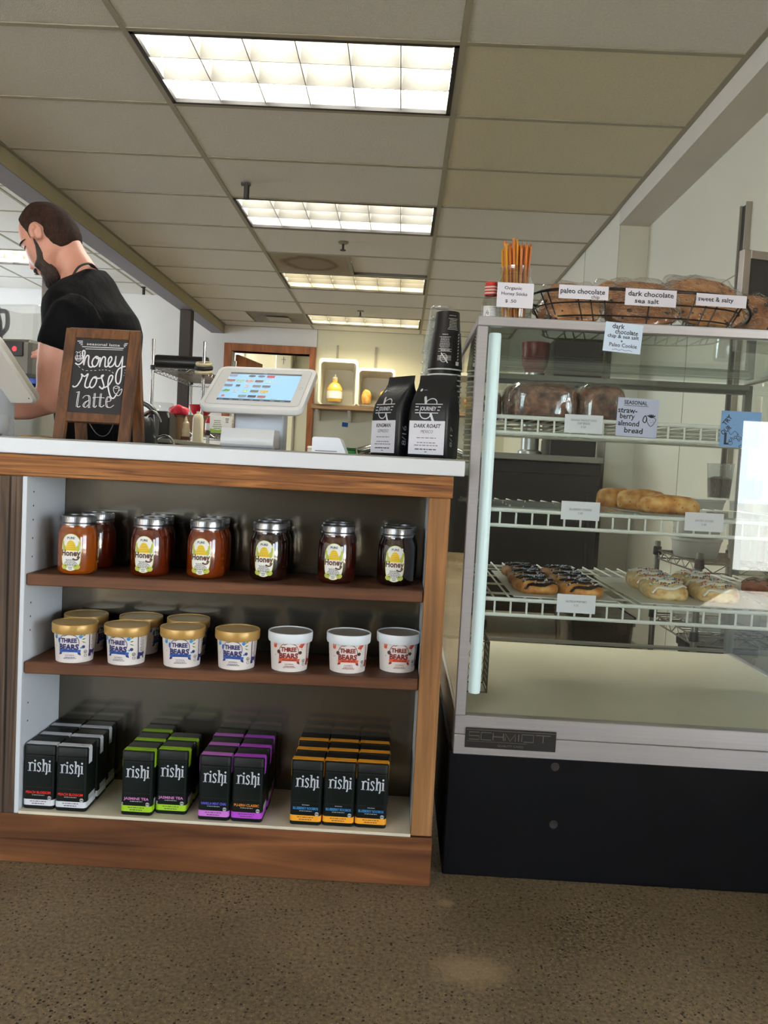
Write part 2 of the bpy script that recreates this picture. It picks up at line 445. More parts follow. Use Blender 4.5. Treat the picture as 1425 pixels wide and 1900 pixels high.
# suspended ceiling: main bay and the higher bay left of the beam
GX, GY, TW, TD = -1.076, 3.0, 1.2192, 0.6096
b = MB(); b.box((-2.2, -3.6, 2.52), (5.1, 11.2, 2.56)); ceil1 = struct('ceiling', b, M_plenum)
b = MB(); b.box((-6.1, -3.6, 2.82), (-2.15, 9.5, 2.86)); ceil2 = struct('ceiling', b, M_plenum)
def slab(w, d, name='ceiling_tile'):
    b = MB(); b.box((-w/2, -d/2, 0), (w/2, d/2, 0.014), 0.002); return b.mesh(name, M_tile, smooth=False)
_tm = {}
def put_tile(x0, x1, y0, y1, z, parent, m=None, name='tile', dz=0.0):
    w, d = round(x1-x0-0.021, 4), round(y1-y0-0.021, 4)
    if w < .03 or d < .03: return
    if m is not None:
        b = MB(); b.box((-w/2, -d/2, 0), (w/2, d/2, 0.014)); me = b.mesh(name, m, smooth=False)
    else:
        me = _tm.setdefault((w, d), None) or slab(w, d); _tm[(w, d)] = me
    return link(name, me, parent, ((x0+x1)/2, (y0+y1)/2, z+dz))
M_stain = bpy.data.materials.new('water_stained_tile'); M_stain.use_nodes = True
def _stain():
    nt = M_stain.node_tree; N = nt.nodes.new; L = nt.links.new; bs = nt.nodes['Principled BSDF']; bs.inputs['Roughness'].default_value = .95
    tc = N('ShaderNodeTexCoord'); ln = N('ShaderNodeVectorMath'); ln.operation = 'LENGTH'; L(tc.outputs['Object'], ln.inputs[0])
    n = N('ShaderNodeTexNoise'); n.inputs['Scale'].default_value = 6; L(tc.outputs['Object'], n.inputs['Vector'])
    ad = N('ShaderNodeMath'); ad.operation = 'MULTIPLY_ADD'; L(n.outputs[0], ad.inputs[0]); ad.inputs[1].default_value = .12; L(ln.outputs['Value'], ad.inputs[2])
    r = N('ShaderNodeValToRGB'); e = r.color_ramp.elements; L(ad.outputs[0], r.inputs[0])
    e[0].position = 0; e[0].color = lin((132, 120, 98)); e[1].position = .42; e[1].color = lin((150, 140, 118))
    for p, c in ((.2, (128, 114, 92)), (.255, (104, 82, 52)), (.30, (140, 128, 104))):
        k = e.new(p); k.color = lin(c)
    L(r.outputs[0], bs.inputs['Base Color'])
_stain()
LIGHT_ROWS = (0, 3, 6, 9)
cols = ((-2.1, GX), (GX, GX+TW), (GX+TW, 1.16))
for k in range(-7, 11):
    y0 = GY+k*TD; y1 = min(y0+TD, 9.43)
    for ci, (x0, x1) in enumerate(cols):
        if ci == 1 and k in LIGHT_ROWS: continue
        if ci == 1 and k == 5:
            put_tile(x0, x0+TW/2, y0, y1, CEIL, ceil1, M_stain, 'stained_tile')
            t = put_tile(x0+TW/2, x1, y0, y1, CEIL, ceil1)
            t.rotation_euler = (0.03, 0.0, 0); t.location.z += 0.012
            continue
        if ci == 0 and k == 9: # vent takes half a bay
            put_tile(x0, GX-TW/2, y0, y1, CEIL, ceil1); continue
        put_tile(x0, x1, y0, y1, CEIL, ceil1, M_aged if ci == 2 and k in (0, 1, 2) else None)
def bar(x0, y0, x1, y1, z, parent):
    b = MB(); b.box((x0, y0, z-.003), (x1, y1, z+.004)); o = obj('grid_bar', b, M_bar, parent, smooth=False)
for x in (GX, GX+TW): bar(x-.012, GY-7*TD, x+.012, 9.43, CEIL, ceil1)
bar(1.136, .2, 1.16, 9.43, CEIL, ceil1); bar(-2.1, GY-7*TD, -2.076, 9.43, CEIL, ceil1)
for k in range(-7, 11):
    y = GY+k*TD
    for (x0, x1) in cols: bar(x0+.012, y-.012, x1-.012, y+.012, CEIL-.0005, ceil1)
bar(GX+TW/2-.012, GY+5*TD+.012, GX+TW/2+.012, GY+6*TD-.012, CEIL-.0008, ceil1)
bar(-2.1, 9.41, 1.16, 9.43, CEIL-.001, ceil1)
# left bay
LX = [-2.33, -2.94, -3.55, -4.16, -4.77, -5.38, -5.99]
LYR = [6.38+.6096*k for k in range(-5, 6)]
for a in range(len(LX)-1):
    for k in range(len(LYR)-1):
        if a in (2, 3) and k in (2, 7): continue
        put_tile(LX[a+1], LX[a], LYR[k], LYR[k+1], CEIL2, ceil2)
for x in LX[1:-1]: bar(x-.012, LYR[0], x+.012, 9.43, CEIL2, ceil2)
for y in LYR[1:-1]: bar(-5.99, y-.012, -2.245, y+.012, CEIL2-.0005, ceil2)

# ceiling beam and dark posts
M_beamf = mat('beam_paint_tan', (168, 160, 132), 0.7, var=.03, vscale=6)
M_beamu = mat('beam_underside_shade', (120, 118, 128), 0.55)  # beam underside: shade and bluish bounced daylight put into the colour
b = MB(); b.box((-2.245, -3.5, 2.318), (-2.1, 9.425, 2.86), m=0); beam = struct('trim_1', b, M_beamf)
b = MB(); b.box((-2.247, -3.5, 2.312), (-2.098, 9.425, 2.318)); obj('underside_shade_sheet', b, M_beamu, beam, smooth=False)  # thin sheet that only carries the painted underside shade
M_post = mat('dark_stained_timber', (44, 36, 32), 0.6, var=.2, vscale=8, stretch=(8, 8, .6))
for k, (px, Yp, zt) in enumerate(((348, 8.05, 2.312), (91, 8.4, 2.71))):
    p = PY(px, 560, Yp); b = MB(); b.box((-.055, -.055, 0), (.055, .055, zt), .004)
    o = obj('timber_post', b, M_post, None, loc=(p.x, Yp, 0), smooth=False)
    tag(o, ('dark timber post carrying the ceiling beam behind the chrome rack', 'dark timber post behind the bearded chin of the barista')[k], 'post')

# walls
b = MB(); b.box((1.33, 1.1, 0), (1.5, 4.72, 2.86)); wr = struct('wall_right', b, M_wallr)
b = MB(); b.box((1.165, 4.72, 0), (1.5, 9.6, 2.86)); wr2 = struct('wall_right', b, M_wallr)
b = MB(); b.box((1.16, 1.1, 2.318), (1.33, 4.72, 2.86)); struct('trim_2', b, M_soff)
for (y0, z0, z1) in ((3.02, 1.75, 2.318), (3.95, 0.0, 1.75)):
    b = MB(); b.box((1.3285, y0, z0), (1.3305, y0+.004, z1)); obj('seam', b, M_seam, wr, smooth=False)
b = MB(); b.box((1.3285, 3.0, 1.748), (1.3305, 4.72, 1.752)); obj('seam', b, M_seam, wr, smooth=False)
for y0 in (5.6, 6.82, 8.04):
    b = MB(); b.box((1.1635, y0, 0), (1.1655, y0+.005, 2.41)); obj('seam', b, M_seam, wr2, smooth=False)
b = MB(); b.box((1.165, 4.7185, 0), (1.1665, 4.7205, 2.33)); obj('seam', b, M_seam, wr2, smooth=False)
# back wall with its doorway
DX0, DX1, DZ = -2.005, -1.108, 2.12
b = MB(); b.box((-6.1, 9.43, 0), (DX0, 9.6, 2.86)); b.box((DX0, 9.43, DZ), (-1.03, 9.6, 2.86)); b.box((DX1, 9.43, 0), (-1.03, 9.6, DZ)); struct('wall_back', b, M_wallw)  # back wall is white left of the seam and cream right of it
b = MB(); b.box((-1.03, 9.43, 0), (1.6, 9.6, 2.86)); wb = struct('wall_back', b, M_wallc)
for x in (-1.03, .19):
    b = MB(); b.box((x-.002, 9.428, 0), (x+.003, 9.431, 2.41)); obj('seam', b, M_seam, wb, smooth=False)
M_door = wood('door_casing_oak', (118, 66, 34), (146, 86, 46), (166, 102, 58), 'z', .45, 20, .1)
dcase = tag(link('door_1', None, None, (-1.556, 9.43, 0)), kind='structure')
for nm, a, c in (('casing', (-.535, -.025, 0), (-.45, .175, 2.205)), ('casing', (.448, -.025, 0), (.52, .175, 2.205)), ('head_casing', (-.45, -.026, DZ), (.448, .175, 2.205))):
    b = MB(); b.box(a, c, .004); obj(nm, b, M_door, dcase, smooth=False)
b = MB(); b.box((-.02, 0, 0.01), (.02, .86, 2.1), .003); obj('door_leaf', b, M_door, dcase, loc=(-.42, .16, 0), rot=(0, 0, -.16), smooth=False)
# back room seen through the doorway
b = MB(); b.box((-3.4, 11.0, 0), (1.4, 11.15, 2.86)); struct('wall_far', b, M_wallc)
b = MB(); b.box((-3.5, 9.6, 0), (-3.4, 11.15, 2.86)); struct('wall_far_left', b, M_wallc)
b = MB(); b.box((-.4, 9.6, 0), (-.3, 11.0, 2.86)); struct('wall_far_right', b, M_wallc)
# left and front of the shop
SIDEW = ((-6.0, -1, 5.4, 8.6, .95, 2.3), (5.0, 1, -3.3, .95, .15, 2.42))   # side windows: x, facing, y range, z range; right one added to brighten case
b = MB(); x0, _, ya, yb, za, zb_ = SIDEW[0]; b.box((-6.2, -3.6, 0), (-6.0, ya, 2.86)); b.box((-6.2, yb, 0), (-6.0, 9.6, 2.86)); b.box((-6.2, ya, 0), (-6.0, yb, za)); b.box((-6.2, ya, zb_), (-6.0, yb, 2.86)); struct('wall_left', b, M_wallw)
b = MB(); b.box((1.33, .95, 0), (5.1, 1.1, 2.56)); struct('wall_side', b, M_wallr)
b = MB(); x0, _, ya, yb, za, zb_ = SIDEW[1]; b.box((5.0, -3.6, 0), (5.1, ya, 2.56)); b.box((5.0, yb, 0), (5.1, 1.1, 2.56)); b.box((5.0, ya, 0), (5.1, yb, za)); b.box((5.0, ya, zb_), (5.1, yb, 2.56)); struct('wall_far_side', b, M_wallr)
YF = -3.5
b = MB()
WIN = ((-5.4, -1.5, .9, 2.36), (2.86, 4.7, .12, 1.48))
b.box((-6.1, YF-.15, 0), (WIN[0][0], YF, 2.86)); b.box((WIN[0][1], YF-.15, 0), (WIN[1][0], YF, 2.86)); b.box((WIN[1][1], YF-.15, 0), (5.1, YF, 2.86))
for (x0, x1, z0, z1) in WIN:
    b.box((x0, YF-.15, 0), (x1, YF, z0)); b.box((x0, YF-.15, z1), (x1, YF, 2.86))
struct('wall_front', b, M_front)
M_alu_d = mat('dark_bronze_frame', (70, 66, 62), .4, .6)
for k, (x0, x1, z0, z1) in enumerate(WIN):
    w = tag(link('window_%d' % (k+1), None, None, ((x0+x1)/2, YF, z0)), kind='structure')
    hw = (x1-x0)/2; n = 3 if k == 0 else 1
    for j in range(n+1):
        x = -hw+.02+(2*hw-.04)*j/n; b = MB(); b.box((x-.02, -.1, 0), (x+.02, -.04, z1-z0)); obj('window_frame', b, M_alu_d, w, smooth=False)
    for z in (0.02, z1-z0-.02): b = MB(); b.box((-hw+.04, -.1, z-.02), (hw-.04, -.04, z+.02)); obj('window_frame', b, M_alu_d, w, smooth=False)
    ld = bpy.data.lights.new('window_portal', 'AREA'); ld.shape = 'RECTANGLE'; ld.size = x1-x0; ld.size_y = z1-z0; ld.cycles.is_portal = True
    lo = bpy.data.objects.new('window_portal', ld); COL.objects.link(lo); lo.location = ((x0+x1)/2, YF-.16, (z0+z1)/2); lo.rotation_euler = (-PI/2, 0, PI)
for k, (x, sg, y0, y1, z0, z1) in enumerate(SIDEW):  # the second is an added window outside the view
    w = tag(link('window_%d' % (k+3), None, None, (x, (y0+y1)/2, z0)), kind='structure'); hw = (y1-y0)/2
    for j in range(4): y = -hw+.02+(2*hw-.04)*j/3; b = MB(); b.box((sg*.03, y-.02, 0), (sg*.09, y+.02, z1-z0)); obj('window_frame', b, M_alu_d, w, smooth=False)
    for z in (0.02, z1-z0-.02): b = MB(); b.box((sg*.03, -hw+.04, z-.02), (sg*.09, hw-.04, z+.02)); obj('window_frame', b, M_alu_d, w, smooth=False)
    ld = bpy.data.lights.new('window_portal', 'AREA'); ld.shape = 'RECTANGLE'; ld.size = z1-z0; ld.size_y = y1-y0; ld.cycles.is_portal = True
    lo = bpy.data.objects.new('window_portal', ld); COL.objects.link(lo); lo.location = (x+sg*.21, (y0+y1)/2, (z0+z1)/2); lo.rotation_euler = (0, sg*PI/2, 0)
b = MB(); b.box((-30, -40, -.15), (30, YF-.16, -.1)); struct('pavement', b, mat('pavement_concrete', (168, 164, 156), .9))

# ceiling lights
M_frame = mat('light_frame_black', (24, 20, 18), .5)
M_louv = mat('louvre_white', (238, 234, 222), .45); M_blade = mat('louvre_aluminium', (116, 114, 108), .5)
def glow(power, col):
    m = bpy.data.materials.new('fluorescent_glow'); m.use_nodes = True
    nt = m.node_tree; nt.nodes.remove(nt.nodes['Principled BSDF']); e = nt.nodes.new('ShaderNodeEmission')
    e.inputs[0].default_value = col; e.inputs[1].default_value = LAMP*power; nt.links.new(e.outputs[0], nt.nodes['Material Output'].inputs[0]); return m
COOL, WARM = (1.0, .97, .88, 1), (1.0, .88, .60, 1)
def light(x0, y0, w, d, z, label, power=1.0, col=COOL):
    M_glow = glow(power, col)
    t = thing('ceiling_light', label, 'light', (x0+w/2, y0+d/2, z), 0, 'recessed fluorescent ceiling lights')
    hw, hd = w/2-.012, d/2-.012
    b = MB()
    for a, c in (((-hw, -hd, -.004), (hw, -hd+.018, .012)), ((-hw, hd-.018, -.004), (hw, hd, .012)), ((-hw, -hd, -.004), (-hw+.018, hd, .012)), ((hw-.018, -hd, -.004), (hw, hd, .012))): b.box(a, c)
    obj('frame', b, M_frame, t, smooth=False)
    b = MB(); b.box((-hw, -hd, .012), (-hw+.006, hd, .1)); b.box((hw-.006, -hd, .012), (hw, hd, .1)); b.box((-hw, -hd, .012), (hw, -hd+.006, .1)); b.box((-hw, hd-.006, .012), (hw, hd, .1))
    obj('housing', b, M_blade, t, smooth=False)
    b = MB(); b.box((-hw+.006, -hd+.006, .088), (hw-.006, hd-.006, .096)); obj('lamp_panel', b, M_glow, t, smooth=False)
    iw, ih = hw-.018, hd-.018
    for k in range(1, 6):
        x = -iw+2*iw*k/6; b = MB(); b.add([(x-.0018, -ih, .006), (x+.0018, -ih, .006), (x+.0018, ih, .006), (x-.0018, ih, .006), (x-.012, -ih, .085), (x+.012, -ih, .085), (x+.012, ih, .085), (x-.012, ih, .085)], [(0,1,2,3),(4,7,6,5),(0,4,5,1),(1,5,6,2),(2,6,7,3),(3,7,4,0)])
        obj('louvre_blade', b, M_blade, t, smooth=False)
    for k in range(1, 3):
        y = -ih+2*ih*k/3; b = MB(); b.add([(-iw, y-.0018, .006), (iw, y-.0018, .006), (iw, y+.0018, .006), (-iw, y+.0018, .006), (-iw, y-.03, .085), (iw, y-.03, .085), (iw, y+.03, .085), (-iw, y+.03, .085)], [(0,1,2,3),(4,7,6,5),(0,4,5,1),(1,5,6,2),(2,6,7,3),(3,7,4,0)])
        obj('louvre_blade', b, M_blade, t, smooth=False)
    return t
_ll = ('nearest and largest ceiling light, above the counter', 'second ceiling light from the counter, in front of the sprinkler', 'third ceiling light, behind the brown stained tile', 'farthest ceiling light, above the doorway wall')
for k, lb, pw, cl in zip(LIGHT_ROWS, _ll, (1.55, 1.3, 1.2, 1.3), (COOL, COOL, WARM, WARM)): light(GX, GY+k*TD, TW, TD, CEIL, lb, pw, cl)
light(-4.77, LYR[7], 1.22, .6096, CEIL2, 'ceiling light in the left bay beside the barista face', 2.0)
light(-4.77, LYR[2], 1.22, .6096, CEIL2, 'added unseen ceiling light of the left bay beyond the left edge', 2.0)  # extra fixture out of view, added to brighten the left bay wall
light(-3.0, 10.0, 1.22, .6, 2.5, 'ceiling light of the back room behind the doorway')

# vents, sprinklers and stubs
M_vent = mat('vent_grey', (128, 122, 112), .6); M_ventc = mat('vent_plate', (168, 162, 150), .5)
t = thing('ceiling_vent', 'square grey air vent in the far ceiling beside the last light', 'vent', (GX-TW/4, GY+9.5*TD, CEIL))
b = MB(); b.box((-.293, -.293, -.002), (.293, .293, .01)); obj('vent_frame', b, M_vent, t, smooth=False)
b = MB(); b.box((-.12, -.12, -.02), (.12, .12, -.014), .003); b.box((-.02, -.02, -.014), (.02, .02, -.002)); obj('centre_plate', b, M_ventc, t, smooth=False)
M_brass = mat('sprinkler_chrome', (150, 142, 126), .35, .8); M_dk = mat('dark_bracket', (36, 32, 30), .5)
def sprinkler(px, py, z, label):
    p = PZ(px, py, z); t = thing('sprinkler', label, 'sprinkler', (p.x, p.y, z), 0, 'ceiling sprinklers')
    b = MB(); b.lathe([(.0, -.012), (.028, -.010), (.036, -.003), (.036, 0)], 16); obj('escutcheon', b, M_brass, t)
    b = MB(); b.lathe([(.0, -.05), (.008, -.05), (.008, -.01), (0, -.01)], 8); b.lathe([(0, -.055), (.02, -.054), (.02, -.05), (0, -.049)], 12); obj('head', b, M_dk, t)
sprinkler(637, 450, CEIL-.003, 'sprinkler head between the second light and the stained tile')
sprinkler(669, 577, CEIL-.003, 'sprinkler head in front of the farthest ceiling light')
sprinkler(68, 500, CEIL2, 'sprinkler head just below the nose of the barista')
for (px, py, z, lb) in ((458, 340, CEIL-.003, 'dark stub hanging from the ceiling tile before the second light'), (267, 532, CEIL2, 'dark stub on the left bay ceiling under the beam')):
    p = PZ(px, py, z); b = MB(); b.box((-.03, -.012, -.012), (.02, .012, 0)); b.lathe([(.016, -.085), (.016, 0)], 12); o = obj('ceiling_stub', b, M_dk, None, loc=p); tag(o, lb, 'bracket')
# slotted wall standard
t = thing('wall_standard', 'tall black slotted shelf standard on the right wall', 'shelf standard', (1.33, 3.345, .9))
b = MB(); b.box((-.022, -.034, 0), (0, -.026, 1.11)); b.box((-.022, .026, 0), (0, .034, 1.11)); obj('flange', b, mat('standard_grey', (150, 146, 136), .5, .4), t, smooth=False)
b = MB(); b.box((-.014, -.026, 0), (-.001, .026, 1.105)); obj('channel', b, M_dk, t, smooth=False)
# ================================================================ counter with open shelves
YC = 1.702
M_oak = wood('reclaimed_fir_apron', (84, 50, 24), (130, 84, 44), (160, 110, 62), 'x', .65, 105, .6, 4.5, .5)
M_oakz = wood('reclaimed_fir_post', (98, 66, 38), (134, 94, 56), (158, 116, 74), 'z', .65, 34, .4, 1.4, .9)
M_gray = wood('weathered_grey_post', (48, 38, 31), (82, 67, 55), (112, 95, 80), 'z', .75, 52, .7, 1.8, 1.2)
M_base = wood('rough_walnut_base', (72, 42, 24), (112, 70, 40), (152, 102, 62), 'x', .5, 17, .3, 1.1, .4)
M_shelf = wood('dark_stained_shelf', (58, 34, 20), (82, 50, 30), (104, 66, 40), 'x', .55, 30, .3, 1.4)
M_whitelam = mat('white_laminate', (216, 217, 218), .35, var=.015, vscale=5)
M_whitepan = mat('white_melamine', (206, 210, 214), .4, var=.03, vscale=3)
M_floorpan = mat('cream_cabinet_floor', (214, 204, 180), .5, var=.06, vscale=14)
M_greylam = mat('grey_laminate_sheet', (120, 116, 108), .4)
M_steelback = mat('satin_metal_backing', (104, 98, 86), .15, .8, var=.08, vscale=5, bump=.03, bscale=7)
M_hole = mat('hole_dark', (18, 18, 20), .8)
cs = thing('counter_shelf_unit', 'open shelf counter faced in reclaimed wood boards', 'counter', (-.34, YC, 0))
OX = .34
def cpart(nm, a, c, m, bev=.002):
    b = MB(); b.box((a[0]+OX, a[1]-YC, a[2]), (c[0]+OX, c[1]-YC, c[2]), bev); return obj(nm, b, m, cs, smooth=False)
cpart('apron_board', (-1.7, YC, .834), (.112, YC+.022, .880), M_oak)
cpart('post_board', (.063, YC+.001, .110), (.108, YC+.021, .8335), M_oakz)
cpart('post_board', (-.885, YC+.001, .1065), (-.7925, YC+.021, .8335), M_gray)
cpart('base_board', (-1.7, YC, 0), (.110, YC+.022, .1065), M_base)
cpart('front_panel', (-1.7, YC+.003, .1075), (-.887, YC+.02, .833), M_gray)
lp = cpart('side_panel', (-.7925, YC+.002, .1075), (-.783, 1.9025, .8335), M_whitepan, .0008)
cpart('side_panel', (.0635, YC+.022, .1075), (.079, 1.9025, .8335), M_whitepan, .0008)
cpart('cabinet_floor', (-.7825, YC+.0005, .1068), (.063, 1.9025, .1135), M_floorpan, .001)
cpart('back_panel', (-.79, 1.903, .1075), (.079, 1.908, .88), M_steelback, 0)
cpart('top_panel', (-.7825, YC+.023, .8365), (.063, 1.902, .848), M_whitepan, 0)
cpart('end_panel', (.0795, YC+.022, 0), (.108, 2.24, .880), M_oakz)
cpart('rear_carcass', (-1.7, 1.915, .02), (.079, 2.24, .880), mat('carcass_dark', (60, 56, 52), .8), 0)
for z in (.17, .21, .30, .34, .50, .53, .56, .66, .70, .74, .77, .80):
    b = MB(); b.lathe([(0, 0), (.0022, 0), (.0022, .0003), (0, .0003)], 8)
    o = obj('shelf_pin_hole', b, M_hole, lp, loc=(-.7831+OX, .035+.0*z, z), rot=(0, PI/2, 0), smooth=False)
sh = []
for (zl, sl) in ((.627, .0107), (.437, .0130)):
    b = MB(); b.box((-.4215, 0, -.025), (.4215, 1.900-YC-.006, 0), .002)
    o = obj('shelf_board', b, M_shelf, cs, loc=(-.3595+OX, .006, zl+.4215*sl), rot=(0, -sl, 0), smooth=False); sh.append((zl, sl))
def shz(k, x): return sh[k][0]+(x+.783)*sh[k][1]
ct = thing('white_worktop', 'long white counter worktop with square edge', 'worktop', (-.34, 1.69, .8805))
b = MB(); b.box((-1.4, 0, .0005), (.473, .58, .0325), .0015); obj('slab', b, M_whitelam, ct, smooth=False)
b = MB(); b.box((-1.4, .003, .0328), (.470, .58, .0355), .0005); obj('top_sheet', b, M_greylam, ct, smooth=False)
ZT = .8805+.0355

# ---------------------------------------------------------------- honey jars
M_label = mat('label_white', (232, 230, 222), .5); M_yel = mat('hive_yellow', (226, 190, 40), .5); M_brn = mat('label_brown', (78, 48, 22), .5)
M_grn = mat('label_green', (178, 184, 74), .5); M_ink = mat('ink_black', (26, 24, 26), .6); M_hive2 = mat('hive_line', (150, 118, 20), .5)
M_lid = mat('jar_lid_tin', (150, 150, 152), .28, 1.0); M_lidd = mat('lid_disc_tin', (120, 120, 122), .32, 1.0)
HON = {'a': mat('honey_amber_pale', (150, 72, 14), .12, coat=.8, trans=.25), 'b': mat('honey_amber_red', (88, 28, 7), .1, coat=.8, trans=.25),
       'c': mat('honey_amber_mid', (120, 48, 9), .12, coat=.8, trans=.25), 'd': mat('honey_dark', (26, 10, 6), .08, coat=.9), 'e': mat('honey_deep_red', (46, 14, 8), .08, coat=.9)}
JP = [(0, 0), (.033, 0), (.0385, .004), (.041, .010), (.0412, .05), (.041, .082), (.0395, .090), (.0355, .099), (.0345, .104), (.0345, .112), (0, .112)]
def _jar_label():
    k = Ink()
    k.ell(0, 0, .0192, .0368, 1, 1, 24, .62); k.ell(0, 0, .0182, .0358, 0, 2, 24, .62)
    for sx in (-1, 1):
        k.ell(sx*.0118, -.0285, .006, .0052, 1, 3, 10); k.stroke([(sx*.0125, .004), (sx*.0145, .012), (sx*.016, .022)], .004, 1, 3, 5); k.ell(sx*.013, .008, .0035, .006, 1, 3, 8)
    k.poly([(-.0105, .003), (.0105, .003), (.0098, .009), (.0085, .014), (.0065, .019), (.0035, .0228), (0, .0242), (-.0035, .0228), (-.0065, .019), (-.0085, .014), (-.0098, .009)], 2, 4)
    for j in range(5): k.rect(-.0098+.0012*j, .006+.0035*j, .0098-.0012*j, .0066+.0035*j, 5, 5, 3)
    k.text('PURE', 0, .0262, .0062, 4, 5, bold=.02, sx=1.0)
    k.text('Honey', .0, -.0068, .0165, 3, 6, bold=.035, fit=.036); k.stroke([(.004, -.012), (.009, -.0145), (.0135, -.013), (.016, -.008)], .003, 3, 6, 5)
    k.lines(0, -.0145, .026, 6, .0024, .0011, 4, 5, seed=3); k.lines(0, -.030, .010, 2, .003, .0013, 4, 5, seed=5)
    return k
jb = MB(); jb.lathe(JP, 36); JBM = {}
lb_ = MB()
lb_.lathe([(.0352, .105), (.0362, .1055), (.0362, .109), (.0350, .1105), (.0362, .112), (.0362, .1235), (.0355, .125), (.0325, .1255), (.0325, .1245)], 48, cap=False)
lb_m = lb_.mesh('lid_band', M_lid)
ld_ = MB(); ld_.lathe([(0, .1235), (.0318, .1235), (.0325, .1245)], 36, cap=False); ld_m = ld_.mesh('lid_disc', M_lidd)
rd_ = MB()
for q in range(60):
    a = 2*PI*q/60; rd_.T = Matrix.Rotation(a, 4, 'Z'); rd_.box((.0360, -.0006, .114), (.0368, .0006, .1228))
rd_.T = None; rd_m = rd_.mesh('knurling', M_lid, smooth=False)
_jw = wrap(.0414, .049)
def _jw2(x, y, h): return _jw(x*1.12, y*1.08, h)
_jw2.strip = .002
jl_m = _jar_label().mb(_jw2).mesh('jar_label', [M_label, M_grn, M_yel, M_brn, M_ink, M_hive2], smooth=False, fix=False)
def honey_jar(x, y, kind, label, rz=0.0, row='front'):
    t = thing('honey_jar', label, 'jar', (x, y, shz(0, x)), rz, 'honey jars on the upper shelf')
    if kind not in JBM: JBM[kind] = jb.mesh('jar_body', HON[kind])
    link('jar_body', JBM[kind], t); l = link('lid', lb_m, t); link('lid_disc', ld_m, l); link('knurling', rd_m, l); link('jar_label', jl_m, t)
    return t
_jf = ((131, 1065, 'a', 'pale amber'), (268, 1070, 'b', 'reddish amber'), (374, 1075, 'c', 'mid amber'), (492, 1080, 'd', 'near-black'), (620, 1087, 'e', 'very dark red'), (732, 1092, 'd', 'black'))
_ord = ('first', 'second', 'third', 'fourth', 'fifth', 'sixth')
for i, (px, py, kd, cn) in enumerate(_jf):
    p = PZ(px, py, .63); x = p.x; y = max(p.y+.034, 1.752)
    rz = (0.02, -.03, -.06, -.1, -.08, -.06)[i]
    honey_jar(x, y, kd, '%s honey jar in the front row, %s from the left' % (cn, _ord[i]), rz)
    q = PY((182, 292, 396, 508, 628, 742)[i], 1000, 1.862)
    honey_jar(q.x if i else q.x, 1.858, ('b', 'b', 'c', 'd', 'e', 'd')[i], 'honey jar in the back row behind the %s front jar from the left' % _ord[i], -.05)

